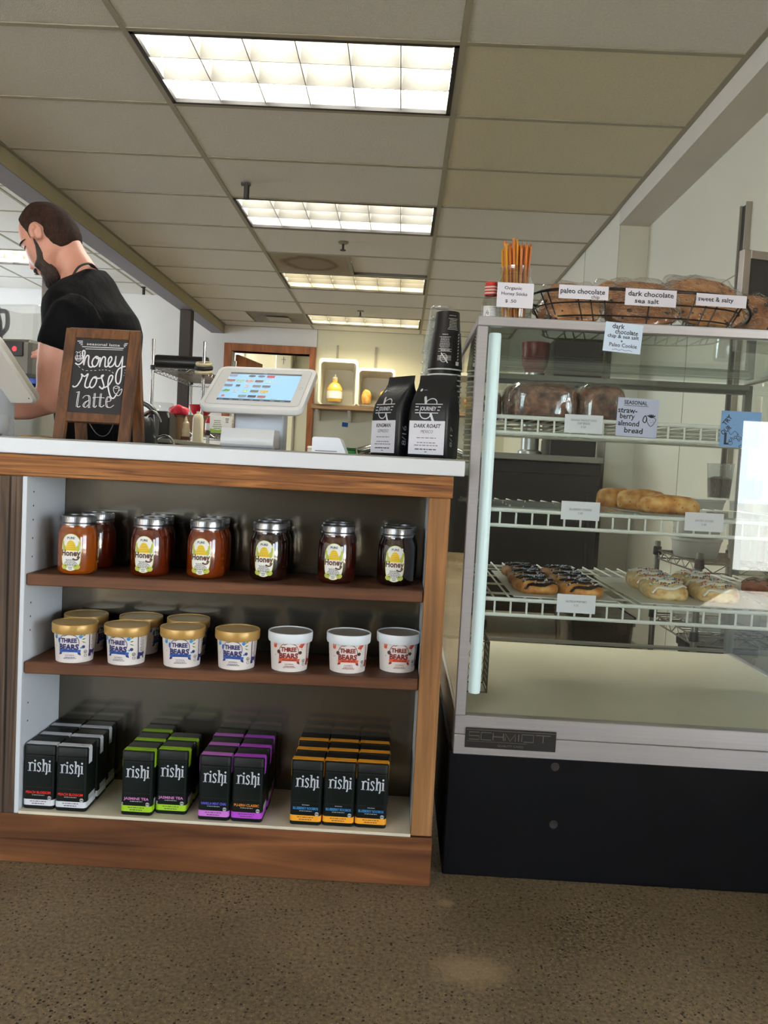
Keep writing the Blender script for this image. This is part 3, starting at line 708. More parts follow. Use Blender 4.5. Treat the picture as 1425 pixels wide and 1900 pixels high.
# ---------------------------------------------------------------- oatmeal tubs
M_tub = mat('tub_paper', (226, 216, 208), .5); M_navy = mat('print_navy', (40, 40, 92), .5); M_blue = mat('print_blue', (30, 84, 160), .5); M_lblue = mat('print_sky', (52, 134, 190), .5)
M_olive = mat('print_olive', (120, 130, 60), .5); M_dgreen = mat('print_leaf', (52, 92, 62), .5)
M_maroon = mat('print_maroon', (122, 34, 30), .5); M_orange = mat('print_orange', (206, 84, 46), .5); M_red = mat('print_red', (178, 62, 54), .5); M_cho = mat('print_brown', (66, 38, 34), .5)
M_gold = mat('gold_plastic_lid', (176, 140, 78), .35, .25); M_tan = mat('tan_lid_film', (206, 176, 122), .45); M_wlid = mat('white_plastic_lid', (222, 226, 228), .35); M_wlid2 = mat('grey_lid_film', (158, 150, 138), .45)
TR, TS = .0385, .075
def _tub(print_red):
    k = Ink(); D = 1; B = 2; S = 3; G1 = 4; G2 = 5
    z0 = .0
    # ring of twigs, lettering, banner
    pts = [(-.004+.0178*math.cos(a), .044+.0185*math.sin(a)) for a in [math.radians(215-10*q) for q in range(26)]]
    k.stroke(pts, .0011, D, 2)
    k.stroke([(-.013, .0575), (-.006, .0605), (.002, .0602), (.008, .0585)], .0013, D, 2, 5); k.stroke([(-.004, .062), (-.002, .066), (-.0005, .0675)], .0012, D, 2, 4); k.stroke([(.001, .060), (.004, .064), (.008, .0655)], .0012, D, 2, 4)
    k.text('THREE', -.004, .0445, .0125, D, 3, bold=.045, fit=.0285); k.text('BEARS', -.004, .0298, .0155, D, 3, bold=.05, fit=.0345)
    bn = [(-.0215, .0255), (-.012, .0272), (-.002, .0275), (.008, .0268), (.0165, .0252)]
    k.stroke(bn, .0062, B, 3, 4); k.poly([(-.0215, .0225), (-.0165, .0235), (-.0168, .0195), (-.0225, .0175)], D, 2); k.poly([(.0165, .0222), (.0112, .0232), (.0118, .0192), (.017, .0165)], D, 2)
    k.lines(-.002, .0268, .026, 1, .002, .0022, D if not print_red else 7, 4, seed=2)
    k.text('OATMEAL', -.002, .0163, .0042, D, 3, fit=.016); k.lines(-.002, .0135, .024, 2, .0026, .0012, D, 3, seed=4)
    k.rect(-.0345, .053, -.0275, .0655, S, 1, 2); k.ell(-.031, .0525, .0035, .0025, S, 1, 8)
    k.text('GF', -.031, .0565, .0065, 0, 3, fit=.0045)
    if not print_red:
        k.ell(.0165, .0565, .0033, .0036, S, 3, 10); k.poly([(.0165, .0585), (.0185, .063), (.0195, .0588)], B, 3); k.poly([(.019, .0555), (.0225, .0605), (.0265, .0625), (.025, .0585)], G1, 3)
        k.poly([(.0185, .0505), (.022, .0525), (.026, .052), (.022, .0498)], G2, 3); k.poly([(.018, .0465), (.022, .0458), (.027, .0425), (.0215, .0432)], G1, 3)
        k.ell(-.0225, .048, .0022, .0055, B, 3, 8); k.ell(.0215, .0345, .0032, .0034, D, 3, 10); k.ell(.0178, .0328, .0022, .002, S, 3, 8); k.ell(.0172, .0255, .0, .0, B, 3, 4)
    else:
        k.stroke([(.0165, .0525), (.0245, .0645)], .0062, 2, 2); k.stroke([(.0195, .0515), (.027, .0625)], .0035, 4, 3); k.ell(-.0225, .043, .0035, .0042, 5, 3, 9); k.ell(.0175, .0415, .0036, .0036, 5, 3, 9)
        k.stroke([(.02, .049), (.0215, .047)], .001, 5, 3)
    k.stroke([(.0255+.0028*math.cos(a*PI/6), .0238+.0030*math.sin(a*PI/6)) for a in range(12)], .0009, 6, 3, closed=True); k.lines(.0255, .0242, .003, 2, .0018, .001, 6, 3, seed=6)
    k.stroke([(.0255+.0026*math.cos(a*PI/6), .0158+.0026*math.sin(a*PI/6)) for a in range(12)], .0006, 6, 3, closed=True)
    # tree trunk, bear and small print on the side
    k.stroke([(.0335, .013), (.0342, .03), (.034, .05), (.0348, .067)], .0018, D, 2, 6); k.lines(.0435, .063, .011, 11, .0034, .0012, 6, 2, seed=8)
    bear = [(.0318, .0125), (.0318, .018), (.0335, .0215), (.0335, .026), (.037, .027), (.0405, .0255), (.0445, .0265), (.048, .0275), (.049, .0225), (.0468, .020), (.0468, .0135), (.044, .0135), (.0435, .018), (.0385, .0185), (.038, .0125)]
    k.poly(bear, D, 2)
    k.stroke([(-.0305, .036), (-.029, .0345)], .0012, G1 if not print_red else 5, 2)
    return k
_mn = [M_tub, M_navy, M_blue, M_lblue, M_olive, M_dgreen, M_ink, M_label]; _mr = [M_tub, M_maroon, M_orange, M_orange, M_red, M_cho, M_ink, M_maroon]
tb = MB(); tb.lathe([(0, .0012), (TR-.002, .0012), (TR-.0018, 0), (TR, .0002)] + [(TR+TS*z, z) for z in (.005, .03, .05, .073)], 40); tub_m = tb.mesh('tub_body', M_tub)
def lid_mesh(m1):
    b = MB(); b.lathe([(.0462, .062), (.0472, .0625), (.0482, .066), (.0486, .0815), (.0478, .083), (.0462, .0832), (.0455, .0812)], 40, cap=False); return b.mesh('tub_lid', m1)
def film_mesh(m2):
    b = MB(); b.lathe([(0, .0808), (.03, .0806), (.0455, .0810)], 40, cap=False); return b.mesh('lid_film', m2)
LG, FG, LW, FW = lid_mesh(M_gold), film_mesh(M_tan), lid_mesh(M_wlid), film_mesh(M_wlid2)
_tw = wrap(TR+.0004, 0, TS)
def _tw2(x, y, h): return _tw((x+.002)*1.2, y*1.04-.001, h)
_tw2.strip = .002
PRB = _tub(False).mb(_tw2).mesh('printed_sleeve', _mn, smooth=False, fix=False)
PRR = _tub(True).mb(_tw2).mesh('printed_sleeve', _mr, smooth=False, fix=False)
def tub(x, y, red, label, rz=0.0):
    t = thing('oatmeal_tub', label, 'oatmeal tub', (x, y, shz(1, x)), rz, 'oatmeal tubs on the middle shelf')
    link('tub_body', tub_m, t); l = link('tub_lid', LW if red else LG, t); link('lid_film', FW if red else FG, l); link('printed_sleeve', PRR if red else PRB, t)
for i, (px, py) in enumerate(((122, 1228), (220, 1234), (326, 1240), (432, 1243), (532, 1248), (642, 1252), (736, 1252))):
    p = PZ(px, py, .443); red = i >= 4
    lb = ('%s gold-lidded blueberry oatmeal tub from the left, front row' % _ord[i]) if not red else ('%s white-lidded red print oatmeal tub, counting from the gold-lidded ones' % _ord[i-4])
    tub(p.x, max(p.y+.037, 1.752), red, lb, (.12, -.12, .16, .0, .12, .1, .12)[i])
for i, px in enumerate((160, 262, 350)):
    q = PY(px, 1150, 1.848); tub(q.x, 1.849, False, 'gold-lidded oatmeal tub in the back row, %s from the left' % _ord[i], 1.6)

# ---------------------------------------------------------------- tea tins
def rrect(w, d, r, n=4):
    pts = []
    for (cx, cy, a0) in ((w/2-r, d/2-r, 0), (-w/2+r, d/2-r, 90), (-w/2+r, -d/2+r, 180), (w/2-r, -d/2+r, 270)):
        for q in range(n+1):
            a = math.radians(a0+90*q/n); pts.append((cx+r*math.cos(a), cy+r*math.sin(a)))
    return pts
def rloft(b, levels, n=4, m=0, cap=True):
    """levels: (w, d, r, z)"""
    vs = []; fs = []; k = 4*(n+1)
    for (w, d, r, z) in levels: vs += [(x, y, z) for (x, y) in rrect(w, d, r, n)]
    for i in range(len(levels)-1):
        for j in range(k): j2 = (j+1) % k; fs.append((i*k+j, i*k+j2, (i+1)*k+j2, (i+1)*k+j))
    if cap: fs.append(tuple(range(k))[::-1]); fs.append(tuple((len(levels)-1)*k+j for j in range(k)))
    b.add(vs, fs, m)
TWD, TDP, THT = .0675, .061, .140
M_tin = mat('tin_green_black', (8, 15, 12), .4, .0, spec=.3); M_tinlid = mat('tin_lid_black', (20, 22, 20), .5, spec=.3); M_logo = mat('print_silver', (196, 198, 206), .4)
M_sealg = mat('print_grey', (170, 172, 172), .5); M_fine = mat('print_fine_dark', (70, 60, 60), .5)
bt = MB(); rloft(bt, [(TWD-.003, TDP-.003, .006, 0), (TWD, TDP, .0075, .0015), (TWD, TDP, .0075, .120), (TWD-.0012, TDP-.0012, .007, .1205)]); tin_m = bt.mesh('tin_body', M_tin)
bt = MB(); rloft(bt, [(TWD+.0006, TDP+.0006, .0075, .1212), (TWD+.0006, TDP+.0006, .0075, .1375), (TWD-.002, TDP-.002, .007, .1398), (TWD-.005, TDP-.005, .006, .140)]); tinlid_m = bt.mesh('tin_lid', M_tinlid)
def rishi(k, x0, y0, s, m, l=3):
    R = lambda a, c, d, e: k.rect(x0+a*s, y0+c*s, x0+d*s, y0+e*s, m, l)
    St = lambda pts, w: k.stroke([(x0+a*s, y0+c*s) for a, c in pts], w*s, m, l, 4)
    R(18, 0, 38, 112); R(2, 0, 50, 8); R(6, 100, 20, 112); St([(34, 88), (46, 108), (60, 112), (66, 98)], 13)
    for ox in (0, 186): R(82+ox, 0, 102+ox, 105); R(70+ox, 0, 114+ox, 8); R(72+ox, 95, 84+ox, 105); k.ell(x0+(92+ox)*s, y0+136*s, 12*s, 13*s, m, l, 8)
    St([(164, 88), (158, 108), (140, 112), (128, 96), (134, 74), (152, 52), (162, 28), (152, 6), (134, 2), (122, 20)], 15)
    R(190, 0, 209, 160); R(178, 0, 220, 8); R(180, 148, 192, 160); St([(204, 78), (214, 100), (226, 110), (238, 102), (242, 80), (242, 20), (240, -18), (230, -34)], 17)
def tin_print(name, col, leaf=False, caf=False):
    k = Ink(); w = TWD
    rishi(k, -.0245, .0835, .000172, 2)
    k.rect(-.030, .1175, .030, .1178, 5, 1); k.rect(-.030, .0487, .030, .049, 5, 1)
    k.text(name, 0, .0345, .0078, 1, 3, bold=.02, fit=min(.054, .0052*len(name)))
    if caf: k.lines(-.0, .0445, .022, 1, .002, .0014, 4, 3, seed=3)
    k.lines(0, .0312, .036, 1, .002, .0014, 4, 3, seed=7)
    k.ell(.0245, .0258, .0043, .0043, 4, 3, 14); k.rect(.0205, .0250, .0285, .0268, 5, 4)
    if leaf: k.rect(-.0315, .0225, -.0285, .0285, 4, 3); k.ell(-.030, .0255, .0009, .0018, 5, 4, 6)
    k.rect(-w/2+.0075, .0085, w/2-.0075, .0215, 0, 1)
    k.lines(0, .0175, .044, 1, .002, .0016, 5, 3, seed=9); k.lines(0, .0125, .034, 1, .002, .0018, 5, 3, seed=11)
    return k
def tin_meshes(name, col, ncol, leaf=False, caf=False):
    mats = [col, ncol, M_logo, M_sealg, M_sealg, M_fine]
    pr = tin_print(name, col, leaf, caf).mb(flat((0, -TDP/2-.0003, 0), (1, 0, 0), (0, 0, 1))).mesh('front_print', mats, smooth=False, fix=False)
    b = MB(); rloft(b, [(TWD+.0007, TDP+.0007, .0078, .0085), (TWD+.0007, TDP+.0007, .0078, .0215)], cap=False); bd = b.mesh('base_band', col)
    b = MB(); y0, y1 = -.022, -.004; h = THT+.0004; x = TWD/2+.0008
    b.box((-x+.002, y0, h), (x-.002, y1, h+.0004)); b.add([(-x+.002, y0, h+.0004), (-x+.002, y1, h+.0004), (-x, y1, h-.003), (-x, y0, h-.003)], [(0, 1, 2, 3)]); b.add([(x-.002, y0, h+.0004), (x-.002, y1, h+.0004), (x, y1, h-.003), (x, y0, h-.003)], [(0, 1, 2, 3)])
    b.box((x, y0, .104), (x+.0004, y1, h-.003)); b.box((-x-.0004, y0, .104), (-x, y1, h-.003)); sl = b.mesh('seal_label', col, smooth=False)
    b = MB(); b.box((TWD/2+.0006, -.018, .022), (TWD/2+.0009, .018, .034)); st = b.mesh('side_sticker', M_sealg, smooth=False)
    return pr, bd, sl, st
C_w = mat('tin_band_white', (214, 214, 218), .5); C_g = mat('tin_band_green', (150, 196, 30), .5); C_p = mat('tin_band_pink', (200, 116, 206), .5); C_v = mat('tin_band_violet', (176, 70, 200), .5); C_o = mat('tin_band_orange', (236, 160, 36), .5)
N_r = mat('name_red', (226, 50, 34), .5); N_p = mat('name_pink', (214, 130, 196), .5); N_v = mat('name_violet', (96, 92, 214), .5); N_o = mat('name_orange', (222, 132, 46), .5); N_b = mat('name_blue', (62, 140, 206), .5)
TIN = {'peach': (tin_meshes('PEACH BLOSSOM', C_w, N_r), 'white-banded peach blossom'), 'jas': (tin_meshes('JASMINE TEA', C_g, N_p, True), 'lime-banded jasmine'),
       'van': (tin_meshes('VANILLA MINT CHAI', C_p, N_v), 'pink-banded vanilla mint chai'), 'pu': (tin_meshes('PU-ERH CLASSIC', C_v, N_o), 'violet-banded pu-erh'), 'blue': (tin_meshes('BLUEBERRY ROOIBOS', C_o, N_b, False, True), 'orange-banded blueberry rooibos')}
def tin(x, y, kind, label):
    (pr, bd, sl, st), cn = TIN[kind]
    t = thing('tea_tin', label, 'tea tin', (x, y, .1137), 0, 'tea tins on the cabinet floor')
    link('tin_body', tin_m, t); l = link('tin_lid', tinlid_m, t); link('seal_label', sl, l); link('base_band', bd, t); link('front_print', pr, t); link('side_sticker', st, t)
_rows = ('front', 'middle', 'back')
for (x, y, kind, nrow, side) in ((-.7455, 1.716, 'peach', 3, 'left column'), (-.6745, 1.714, 'peach', 3, 'right column'), (-.531, 1.713, 'jas', 3, 'left column'), (-.4605, 1.729, 'jas', 2, 'right column'),
        (-.3635, 1.712, 'van', 3, 'only column'), (-.292, 1.713, 'pu', 3, 'only column'), (-.165, 1.716, 'blue', 3, 'left column'), (-.0945, 1.719, 'blue', 3, 'middle column'), (-.0242, 1.720, 'blue', 3, 'right column')):
    for r in range(nrow):
        tin(x+(0, .0015, -.001)[r], y+TDP/2+r*.0622, kind, '%s tea tin, %s, %s row of its group' % (TIN[kind][1], side, _rows[r]))
# ================================================================ glass display case
from mathutils import noise as mnoise
def film(name, milk=.06, boost=2.2, bump=.6, scale=90):
    m = thin_glass(name, (248, 248, 248), boost, .12, milk); nt = m.node_tree; N = nt.nodes.new; L = nt.links.new
    tc = N('ShaderNodeTexCoord'); n = N('ShaderNodeTexNoise'); n.inputs['Scale'].default_value = scale; n.inputs['Distortion'].default_value = 2.0; L(tc.outputs['Object'], n.inputs['Vector'])
    bp = N('ShaderNodeBump'); bp.inputs['Strength'].default_value = bump; bp.inputs['Distance'].default_value = .01; L(n.outputs[0], bp.inputs['Height'])
    for q in nt.nodes:
        if q.bl_idname in ('ShaderNodeBsdfGlossy', 'ShaderNodeLayerWeight'): L(bp.outputs[0], q.inputs['Normal'])
    return m
def crust(name, cols, scale=40, rough=.6, bump=.5, dots=None):
    m = bpy.data.materials.new(name); MATS[name] = m; m.use_nodes = True; nt = m.node_tree; N = nt.nodes.new; L = nt.links.new; b = nt.nodes['Principled BSDF']
    tc = N('ShaderNodeTexCoord'); n = N('ShaderNodeTexNoise'); n.inputs['Scale'].default_value = scale; n.inputs['Detail'].default_value = 6; L(tc.outputs['Object'], n.inputs['Vector'])
    r = N('ShaderNodeValToRGB'); e = r.color_ramp.elements; e[0].position = .32; e[0].color = lin(cols[0]); e[1].position = .68; e[1].color = lin(cols[-1])
    if len(cols) > 2: k = e.new(.5); k.color = lin(cols[1])
    L(n.outputs[0], r.inputs[0]); out = r.outputs[0]
    if dots:
        v = N('ShaderNodeTexVoronoi'); v.inputs['Scale'].default_value = dots[1]; L(tc.outputs['Object'], v.inputs['Vector'])
        lt = N('ShaderNodeMath'); lt.operation = 'LESS_THAN'; lt.inputs[1].default_value = dots[2]; L(v.outputs['Distance'], lt.inputs[0])
        mx = N('ShaderNodeMix'); mx.data_type = 'RGBA'; L(lt.outputs[0], mx.inputs[0]); L(out, mx.inputs[6]); mx.inputs[7].default_value = lin(dots[0]); out = mx.outputs[2]
    L(out, b.inputs['Base Color']); b.inputs['Roughness'].default_value = rough
    bp = N('ShaderNodeBump'); bp.inputs['Strength'].default_value = bump; bp.inputs['Distance'].default_value = .006; L(n.outputs[0], bp.inputs['Height']); L(bp.outputs[0], b.inputs['Normal'])
    return m
def lump(sx, sy, sz, p=2.6, nu=28, nv=18, amp=.06, freq=22, seed=0, flat_bottom=True, fn=None):
    """superellipsoid with a bumpy skin; base at z = 0"""
    b = MB(); vs = []; fs = []
    def sg(v, e): return math.copysign(abs(v)**e, v)
    e = 2.0/p
    for i in range(nv+1):
        la = -PI/2+PI*i/nv
        for j in range(nu):
            lo = 2*PI*j/nu
            d = V((sg(math.cos(la), e)*sg(math.cos(lo), e), sg(math.cos(la), e)*sg(math.sin(lo), e), sg(math.sin(la), e)))
            q = V((d.x*sx, d.y*sy, d.z*sz)); k = 1+amp*mnoise.noise(q*freq+V((seed*3.1, seed*1.7, 0)))*2
            q = q*k
            if flat_bottom: q.z = max(q.z, -sz*.62)
            q.z += sz*.62 if flat_bottom else sz
            if fn: q = fn(q)
            vs.append(q)
    for i in range(nv):
        for j in range(nu): j2 = (j+1) % nu; fs.append((i*nu+j, i*nu+j2, (i+1)*nu+j2, (i+1)*nu+j))
    b.add(vs, fs); return b

CX0, CX1, CY0, CY1, CZ0, CZ1 = .147, 1.075, 1.745, 2.585, .279, 1.221
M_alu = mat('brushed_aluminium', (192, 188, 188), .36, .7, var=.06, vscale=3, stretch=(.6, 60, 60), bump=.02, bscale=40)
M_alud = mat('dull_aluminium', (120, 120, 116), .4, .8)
M_black = mat('black_cabinet_base', (6, 6, 9), .6, var=.25, vscale=12, bump=.05, bscale=30, spec=.18)
M_glass = thin_glass('case_glass', (250, 253, 251), 1.0)
M_gtop = thin_glass('case_top_glass', (236, 242, 238), 1.0, milk=.02)
M_cream = mat('cream_case_floor', (230, 222, 198), .35, var=.04, vscale=5)
M_wire = mat('white_coated_wire', (222, 222, 214), .4)
dc = thing('display_case', 'aluminium framed glass pastry display case on black base', 'display case', (CX0, CY0, 0))
def dpart(nm, a, c, m, bev=.0015, par=None):
    b = MB(); b.box((a[0]-CX0, a[1]-CY0, a[2]), (c[0]-CX0, c[1]-CY0, c[2]), bev); return obj(nm, b, m, par or dc, smooth=False)
base = dpart('base_cabinet', (.139, 1.762, 0), (1.08, 2.56, .2785), M_black, .003)
for (px, py) in ((1030, 1423), (1027, 1530)):
    p = PY(px, py, 1.762); b = MB(); b.lathe([(.0095, 0), (.0095, .0008), (.0075, .0014), (.006, .0006), (0, .0005)], 18, cap=False)
    obj('bolt_hole', b, mat('rusty_hole', (44, 36, 32), .7), base, loc=(p.x-CX0, 1.762-CY0, p.z), rot=(PI/2, 0, 0))
br = dpart('bottom_rail', (CX0, CY0, CZ0), (CX1, CY0+.03, .322), M_alu)
dpart('sill_rail', (CX0, CY0+.002, .3225), (CX1, CY0+.03, .364), M_alu)
dpart('side_sill', (CX0, CY0+.0305, CZ0), (CX0+.02, CY1, .364), M_alu); dpart('side_sill', (CX1-.02, CY0+.0305, CZ0), (CX1, CY1, .364), M_alu)
for (x0, x1) in ((CX0, CX0+.022), (CX1-.022, CX1)):
    dpart('front_post', (x0, CY0+.0005, .3645), (x1, CY0+.022, 1.2005), M_alu)
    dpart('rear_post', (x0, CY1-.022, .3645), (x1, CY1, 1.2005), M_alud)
dpart('top_rail', (CX0, CY0, 1.201), (CX1, CY0+.024, CZ1), M_alu)
dpart('side_top_rail', (CX0, CY0+.0245, 1.203), (CX0+.02, CY1, CZ1), M_alu); dpart('side_top_rail', (CX1-.02, CY0+.0245, 1.203), (CX1, CY1, CZ1), M_alu)
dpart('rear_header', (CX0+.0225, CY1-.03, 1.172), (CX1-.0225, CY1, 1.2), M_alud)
dpart('door_track', (CX0+.0225, CY1-.05, 1.182), (CX1-.0225, CY1-.0305, 1.198), mat('track_grey', (150, 152, 146), .35, .5))
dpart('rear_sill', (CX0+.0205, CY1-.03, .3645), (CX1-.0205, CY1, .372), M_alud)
dpart('front_pane', (CX0+.0225, CY0+.009, .3648), (CX1-.0225, CY0+.014, 1.2), M_glass, 0)
dpart('side_pane', (CX0+.004, CY0+.0225, .3648), (CX0+.009, CY1-.0225, 1.202), M_glass, 0)
dpart('side_pane', (CX1-.009, CY0+.0225, .3648), (CX1-.004, CY1-.0225, 1.202), M_glass, 0)
dpart('top_pane', (CX0+.0205, CY0+.0245, 1.209), (CX1-.0205, CY1, 1.2155), M_gtop, 0)
dpart('case_floor', (CX0+.0205, CY0+.031, .345), (CX1-.0205, CY1-.031, .362), M_cream, .001)
b = MB(); b.lathe([(.0, .403), (.0125, .405), (.0135, .41), (.0135, 1.187), (.0125, 1.192), (0, 1.194)], 20)
obj('lamp_tube', b, mat('unlit_tube_glow', (226, 240, 244), .3, emit=.3), dc, loc=(.189-CX0, .042, 0))  # tube is unlit; a faint glow stands in for daylight on it
# nameplate
k = Ink(); wpl, hpl = .196, .044
def stp(pts): k.stroke([(x*.1, y*.1) for x, y in pts], .0016, 1, 3)
lx = [(-.9, 'S'), (-.64, 'C'), (-.38, 'H'), (-.12, 'M'), (.14, 'I'), (.24, 'D'), (.56, 'T')]
for x, ch in lx:
    w_, t_, b_ = .22, .13, -.03; m_ = (t_+b_)/2
    G = {'S': [[(w_, t_), (0, t_), (0, m_), (w_, m_), (w_, b_), (0, b_)]], 'C': [[(w_, t_), (0, t_), (0, b_), (w_, b_)]], 'H': [[(0, t_), (0, b_)], [(w_, t_), (w_, b_)], [(0, m_), (w_, m_)]],
         'M': [[(0, b_), (0, t_), (w_/2, b_), (w_, t_), (w_, b_)]], 'I': [[(.03, t_), (.03, b_)]], 'D': [[(0, b_), (0, t_), (w_+.03, t_), (w_+.03, b_), (.04, b_)]], 'T': [[(-.02, t_), (w_+.08, t_)], [(w_/2+.03, t_), (w_/2+.03, b_)]]}[ch]
    for g in G: stp([(x+p[0], p[1]) for p in g])
k.rect(-.095, -.0075, .035, -.0068, 1, 2); k.text('QUALITY CASES', -.0, -.0165, .0062, 1, 3, fit=.056); k.rect(-.097, .0175, .097, .0185, 1, 2)
npl = MB(); npl.box((-wpl/2, -.003, -hpl/2), (wpl/2, 0, hpl/2), .001)
pc = PY(947, 1372, CY0); npo = obj('nameplate', npl, mat('nameplate_dark', (44, 42, 42), .4, .4), br, loc=(pc.x-CX0, 0, pc.z), smooth=False)
k.put('nameplate_lettering', [M_ink, mat('nameplate_relief', (118, 112, 100), .4, .6)], flat((pc.x-CX0, -.0031, pc.z), (1, 0, 0), (0, 0, 1)), br)

# wire shelves of the case
SHZ = (1.016, .812, .614); SF, SB = 1.800, 2.52
wm = MB(); wm.tube([(0, 0, -.032), (0, -.0005, -.006), (0, .006, .0), (0, SB-SF, 0), (0, SB-SF, -.012)], .0024, 6); wire_m = wm.mesh('cross_wire', M_wire)
for si, z in enumerate(SHZ):
    b = MB(); xa, xb = .183-CX0, 1.045-CX0; y0 = SF-CY0
    b.tube([(xa, y0, z), (xb, y0, z)], .0046, 8); b.tube([(xa, y0-.001, z-.034), (xb, y0-.001, z-.034)], .0042, 8); b.tube([(xa, SB-CY0, z-.010), (xb, SB-CY0, z-.010)], .004, 8)
    s = obj('wire_shelf', b, M_wire, dc)
    for fy in (.12, .28, .44, .60):
        b = MB(); b.tube([(xa, y0+fy, z-.005), (xb, y0+fy, z-.005)], .0028, 6); obj('long_wire', b, M_wire, s)
    n = 25
    for q in range(n): link('cross_wire', wire_m, s, (xa+.006+(xb-xa-.012)*q/(n-1), y0, z))

# ---------------------------------------------------------------- cards and notes
M_card = mat('white_card', (226, 222, 228), .6); M_lil = mat('lilac_card', (198, 198, 226), .6); M_bluec = mat('blue_card', (120, 164, 220), .6); M_pen = mat('pen_black', (30, 28, 40), .6); M_gry = mat('print_pale_grey', (120, 118, 128), .6); M_bluen = mat('pale_blue_note', (206, 222, 238), .6)
def card(c, w, h, label, draw, m=M_card, name='price_card', rz=0.0, lean=0.0, roll=0.0, ink=None, th=.0006):
    t = thing(name, label, 'card', c); t.rotation_euler = (lean, roll, rz)
    b = MB(); b.box((-w/2, 0, -h/2), (w/2, th, h/2)); obj('card_sheet', b, m, t, smooth=False)
    k = Ink(); draw(k); k.put('card_writing', [ink or M_pen, M_gry], flat((0, -.0001, 0), (1, 0, 0), (0, 0, 1)), t)
    return t
def tagp(px0, py0, px1, py1, Y): # size and centre of an upright card from its corners
    a, c = PY(px0, py0, Y), PY(px1, py1, Y); return (a+c)/2
YT = 1.7935
card(tagp(1048, 769, 1118, 805, YT), .083, .040, 'price card for banana walnut bread on the top wire rail', lambda k: (k.text('BANANA WALNUT CHOC', 0, .006, .0068, 1, fit=.056), k.text('CHIP BREAD', 0, -.001, .0068, 1, fit=.028), k.text('3.50', 0, -.0085, .0065, 1)))
card(tagp(1042, 930, 1112, 966, YT), .084, .0405, 'price card for blueberry scones on the middle wire rail', lambda k: (k.text('BLUEBERRY SCONES', 0, .0005, .0068, 1, fit=.048), k.text('2.85', 0, -.0075, .0065, 1)))
card(tagp(1271, 951, 1342, 987, YT), .084, .0405, 'price card for savory scones on the middle wire rail', lambda k: (k.text('SAVORY SCONES', 0, .0005, .0068, 1, fit=.040), k.text('2.85', 0, -.0075, .0065, 1)))
card(tagp(1033, 1103, 1105, 1138, YT), .085, .041, 'price card for the chocolate pastries on the lowest wire rail', lambda k: (k.text('NUTELLA POPTART', 0, .0025, .0068, 1, fit=.046), k.text('3.25', 0, -.0055, .0065, 1)))
def straw(k):
    k.text('SEASONAL', -.006, .028, .0115, 0, fit=.050, bold=.02); k.rect(-.031, .0245, .022, .0255, 0)
    k.text('straw-', -.022, .009, .0165, 0, fit=.042, bold=.02, jit=.03); k.text('berry', -.022, -.0035, .0165, 0, fit=.032, bold=.02, jit=.03); k.text('almond', -.018, -.019, .016, 0, fit=.046, bold=.02, jit=.03); k.text('bread', -.006, -.034, .0165, 0, fit=.040, bold=.02, jit=.03)
    o = (.030, -.004)
    k.stroke([(o[0]+x, o[1]+y) for x, y in ((-.009, .004), (-.008, -.004), (0, -.013), (.008, -.004), (.009, .004), (0, .007))], .0012, 0, 3, 5, closed=False)
    for a in (-.9, -.4, 0, .4, .9): k.stroke([(o[0], o[1]+.006), (o[0]+.011*math.sin(a), o[1]+.006+.007*math.cos(a))], .0026, 0, 3)
    for (x, y) in ((-.004, 0), (.003, 0), (-.001, -.005), (.004, -.004)): k.rect(o[0]+x, o[1]+y, o[0]+x+.0022, o[1]+y+.0009, 0)
    k.stroke([(.012, -.006), (.014, .002), (.018, .005), (.020, -.003), (.017, -.010), (.012, -.006)], .0022, 0, 3, 4)
card(tagp(1145, 739, 1220, 811, YT), .089, .083, 'lilac note for seasonal strawberry almond bread on the top wire rail', straw, M_lil, 'shelf_note', roll=.02)
def tryour(k):
    k.text('TRY', -.026, .016, .0145, 0, rot=.95, bold=.02, fit=.024); k.text('OUR', -.028, -.006, .0145, 0, rot=.75, bold=.02, fit=.024); k.rect(-.034, -.034, -.029, -.008, 0); k.rect(-.034, -.034, -.024, -.030, 0)
    k.text('choc', -.011, -.022, .0145, 0, rot=.6, fit=.026); k.text('banana', .012, -.016, .0135, 0, rot=.62, fit=.036); k.text('muffin', .016, -.030, .0135, 0, rot=.62, fit=.036)
    k.stroke([(-.026, -.004), (-.020, -.012), (-.012, -.004), (-.004, -.012)], .001, 0, 3, 4); k.stroke([(-.020+.0045*math.cos(a*PI/5), -.030+.0045*math.sin(a*PI/5)) for a in range(10)], .001, 0, 3, closed=True)
card(tagp(1340, 762, 1408, 832, YT), .086, .078, 'bright blue handwritten note at the right end of the top wire rail', tryour, M_bluec, 'shelf_note')
# note stuck on the front of the top rail
def dcn(k):
    k.text('dark', -.012, .018, .0145, 0, fit=.026, bold=.015, jit=.03); k.text('chocolate', .006, .0075, .0135, 0, fit=.048, bold=.015, jit=.03); k.text('chip & sea salt', 0, -.001, .0105, 0, fit=.066, bold=.015, jit=.03)
    k.text('+', -.002, -.011, .010, 0, bold=.02); k.text('Paleo Cookie', .002, -.0195, .0115, 0, fit=.058, bold=.01); k.stroke([(-.02+.007*q, -.0255+(.0012 if q % 2 else -.0012)) for q in range(7)], .0008, 0, 3)
cc = card(tagp(1121, 600, 1191, 654, CY0-.0008), .079, .061, 'pale blue handwritten note taped below the cookie basket', dcn, M_bluen, 'handwritten_note', roll=.06)

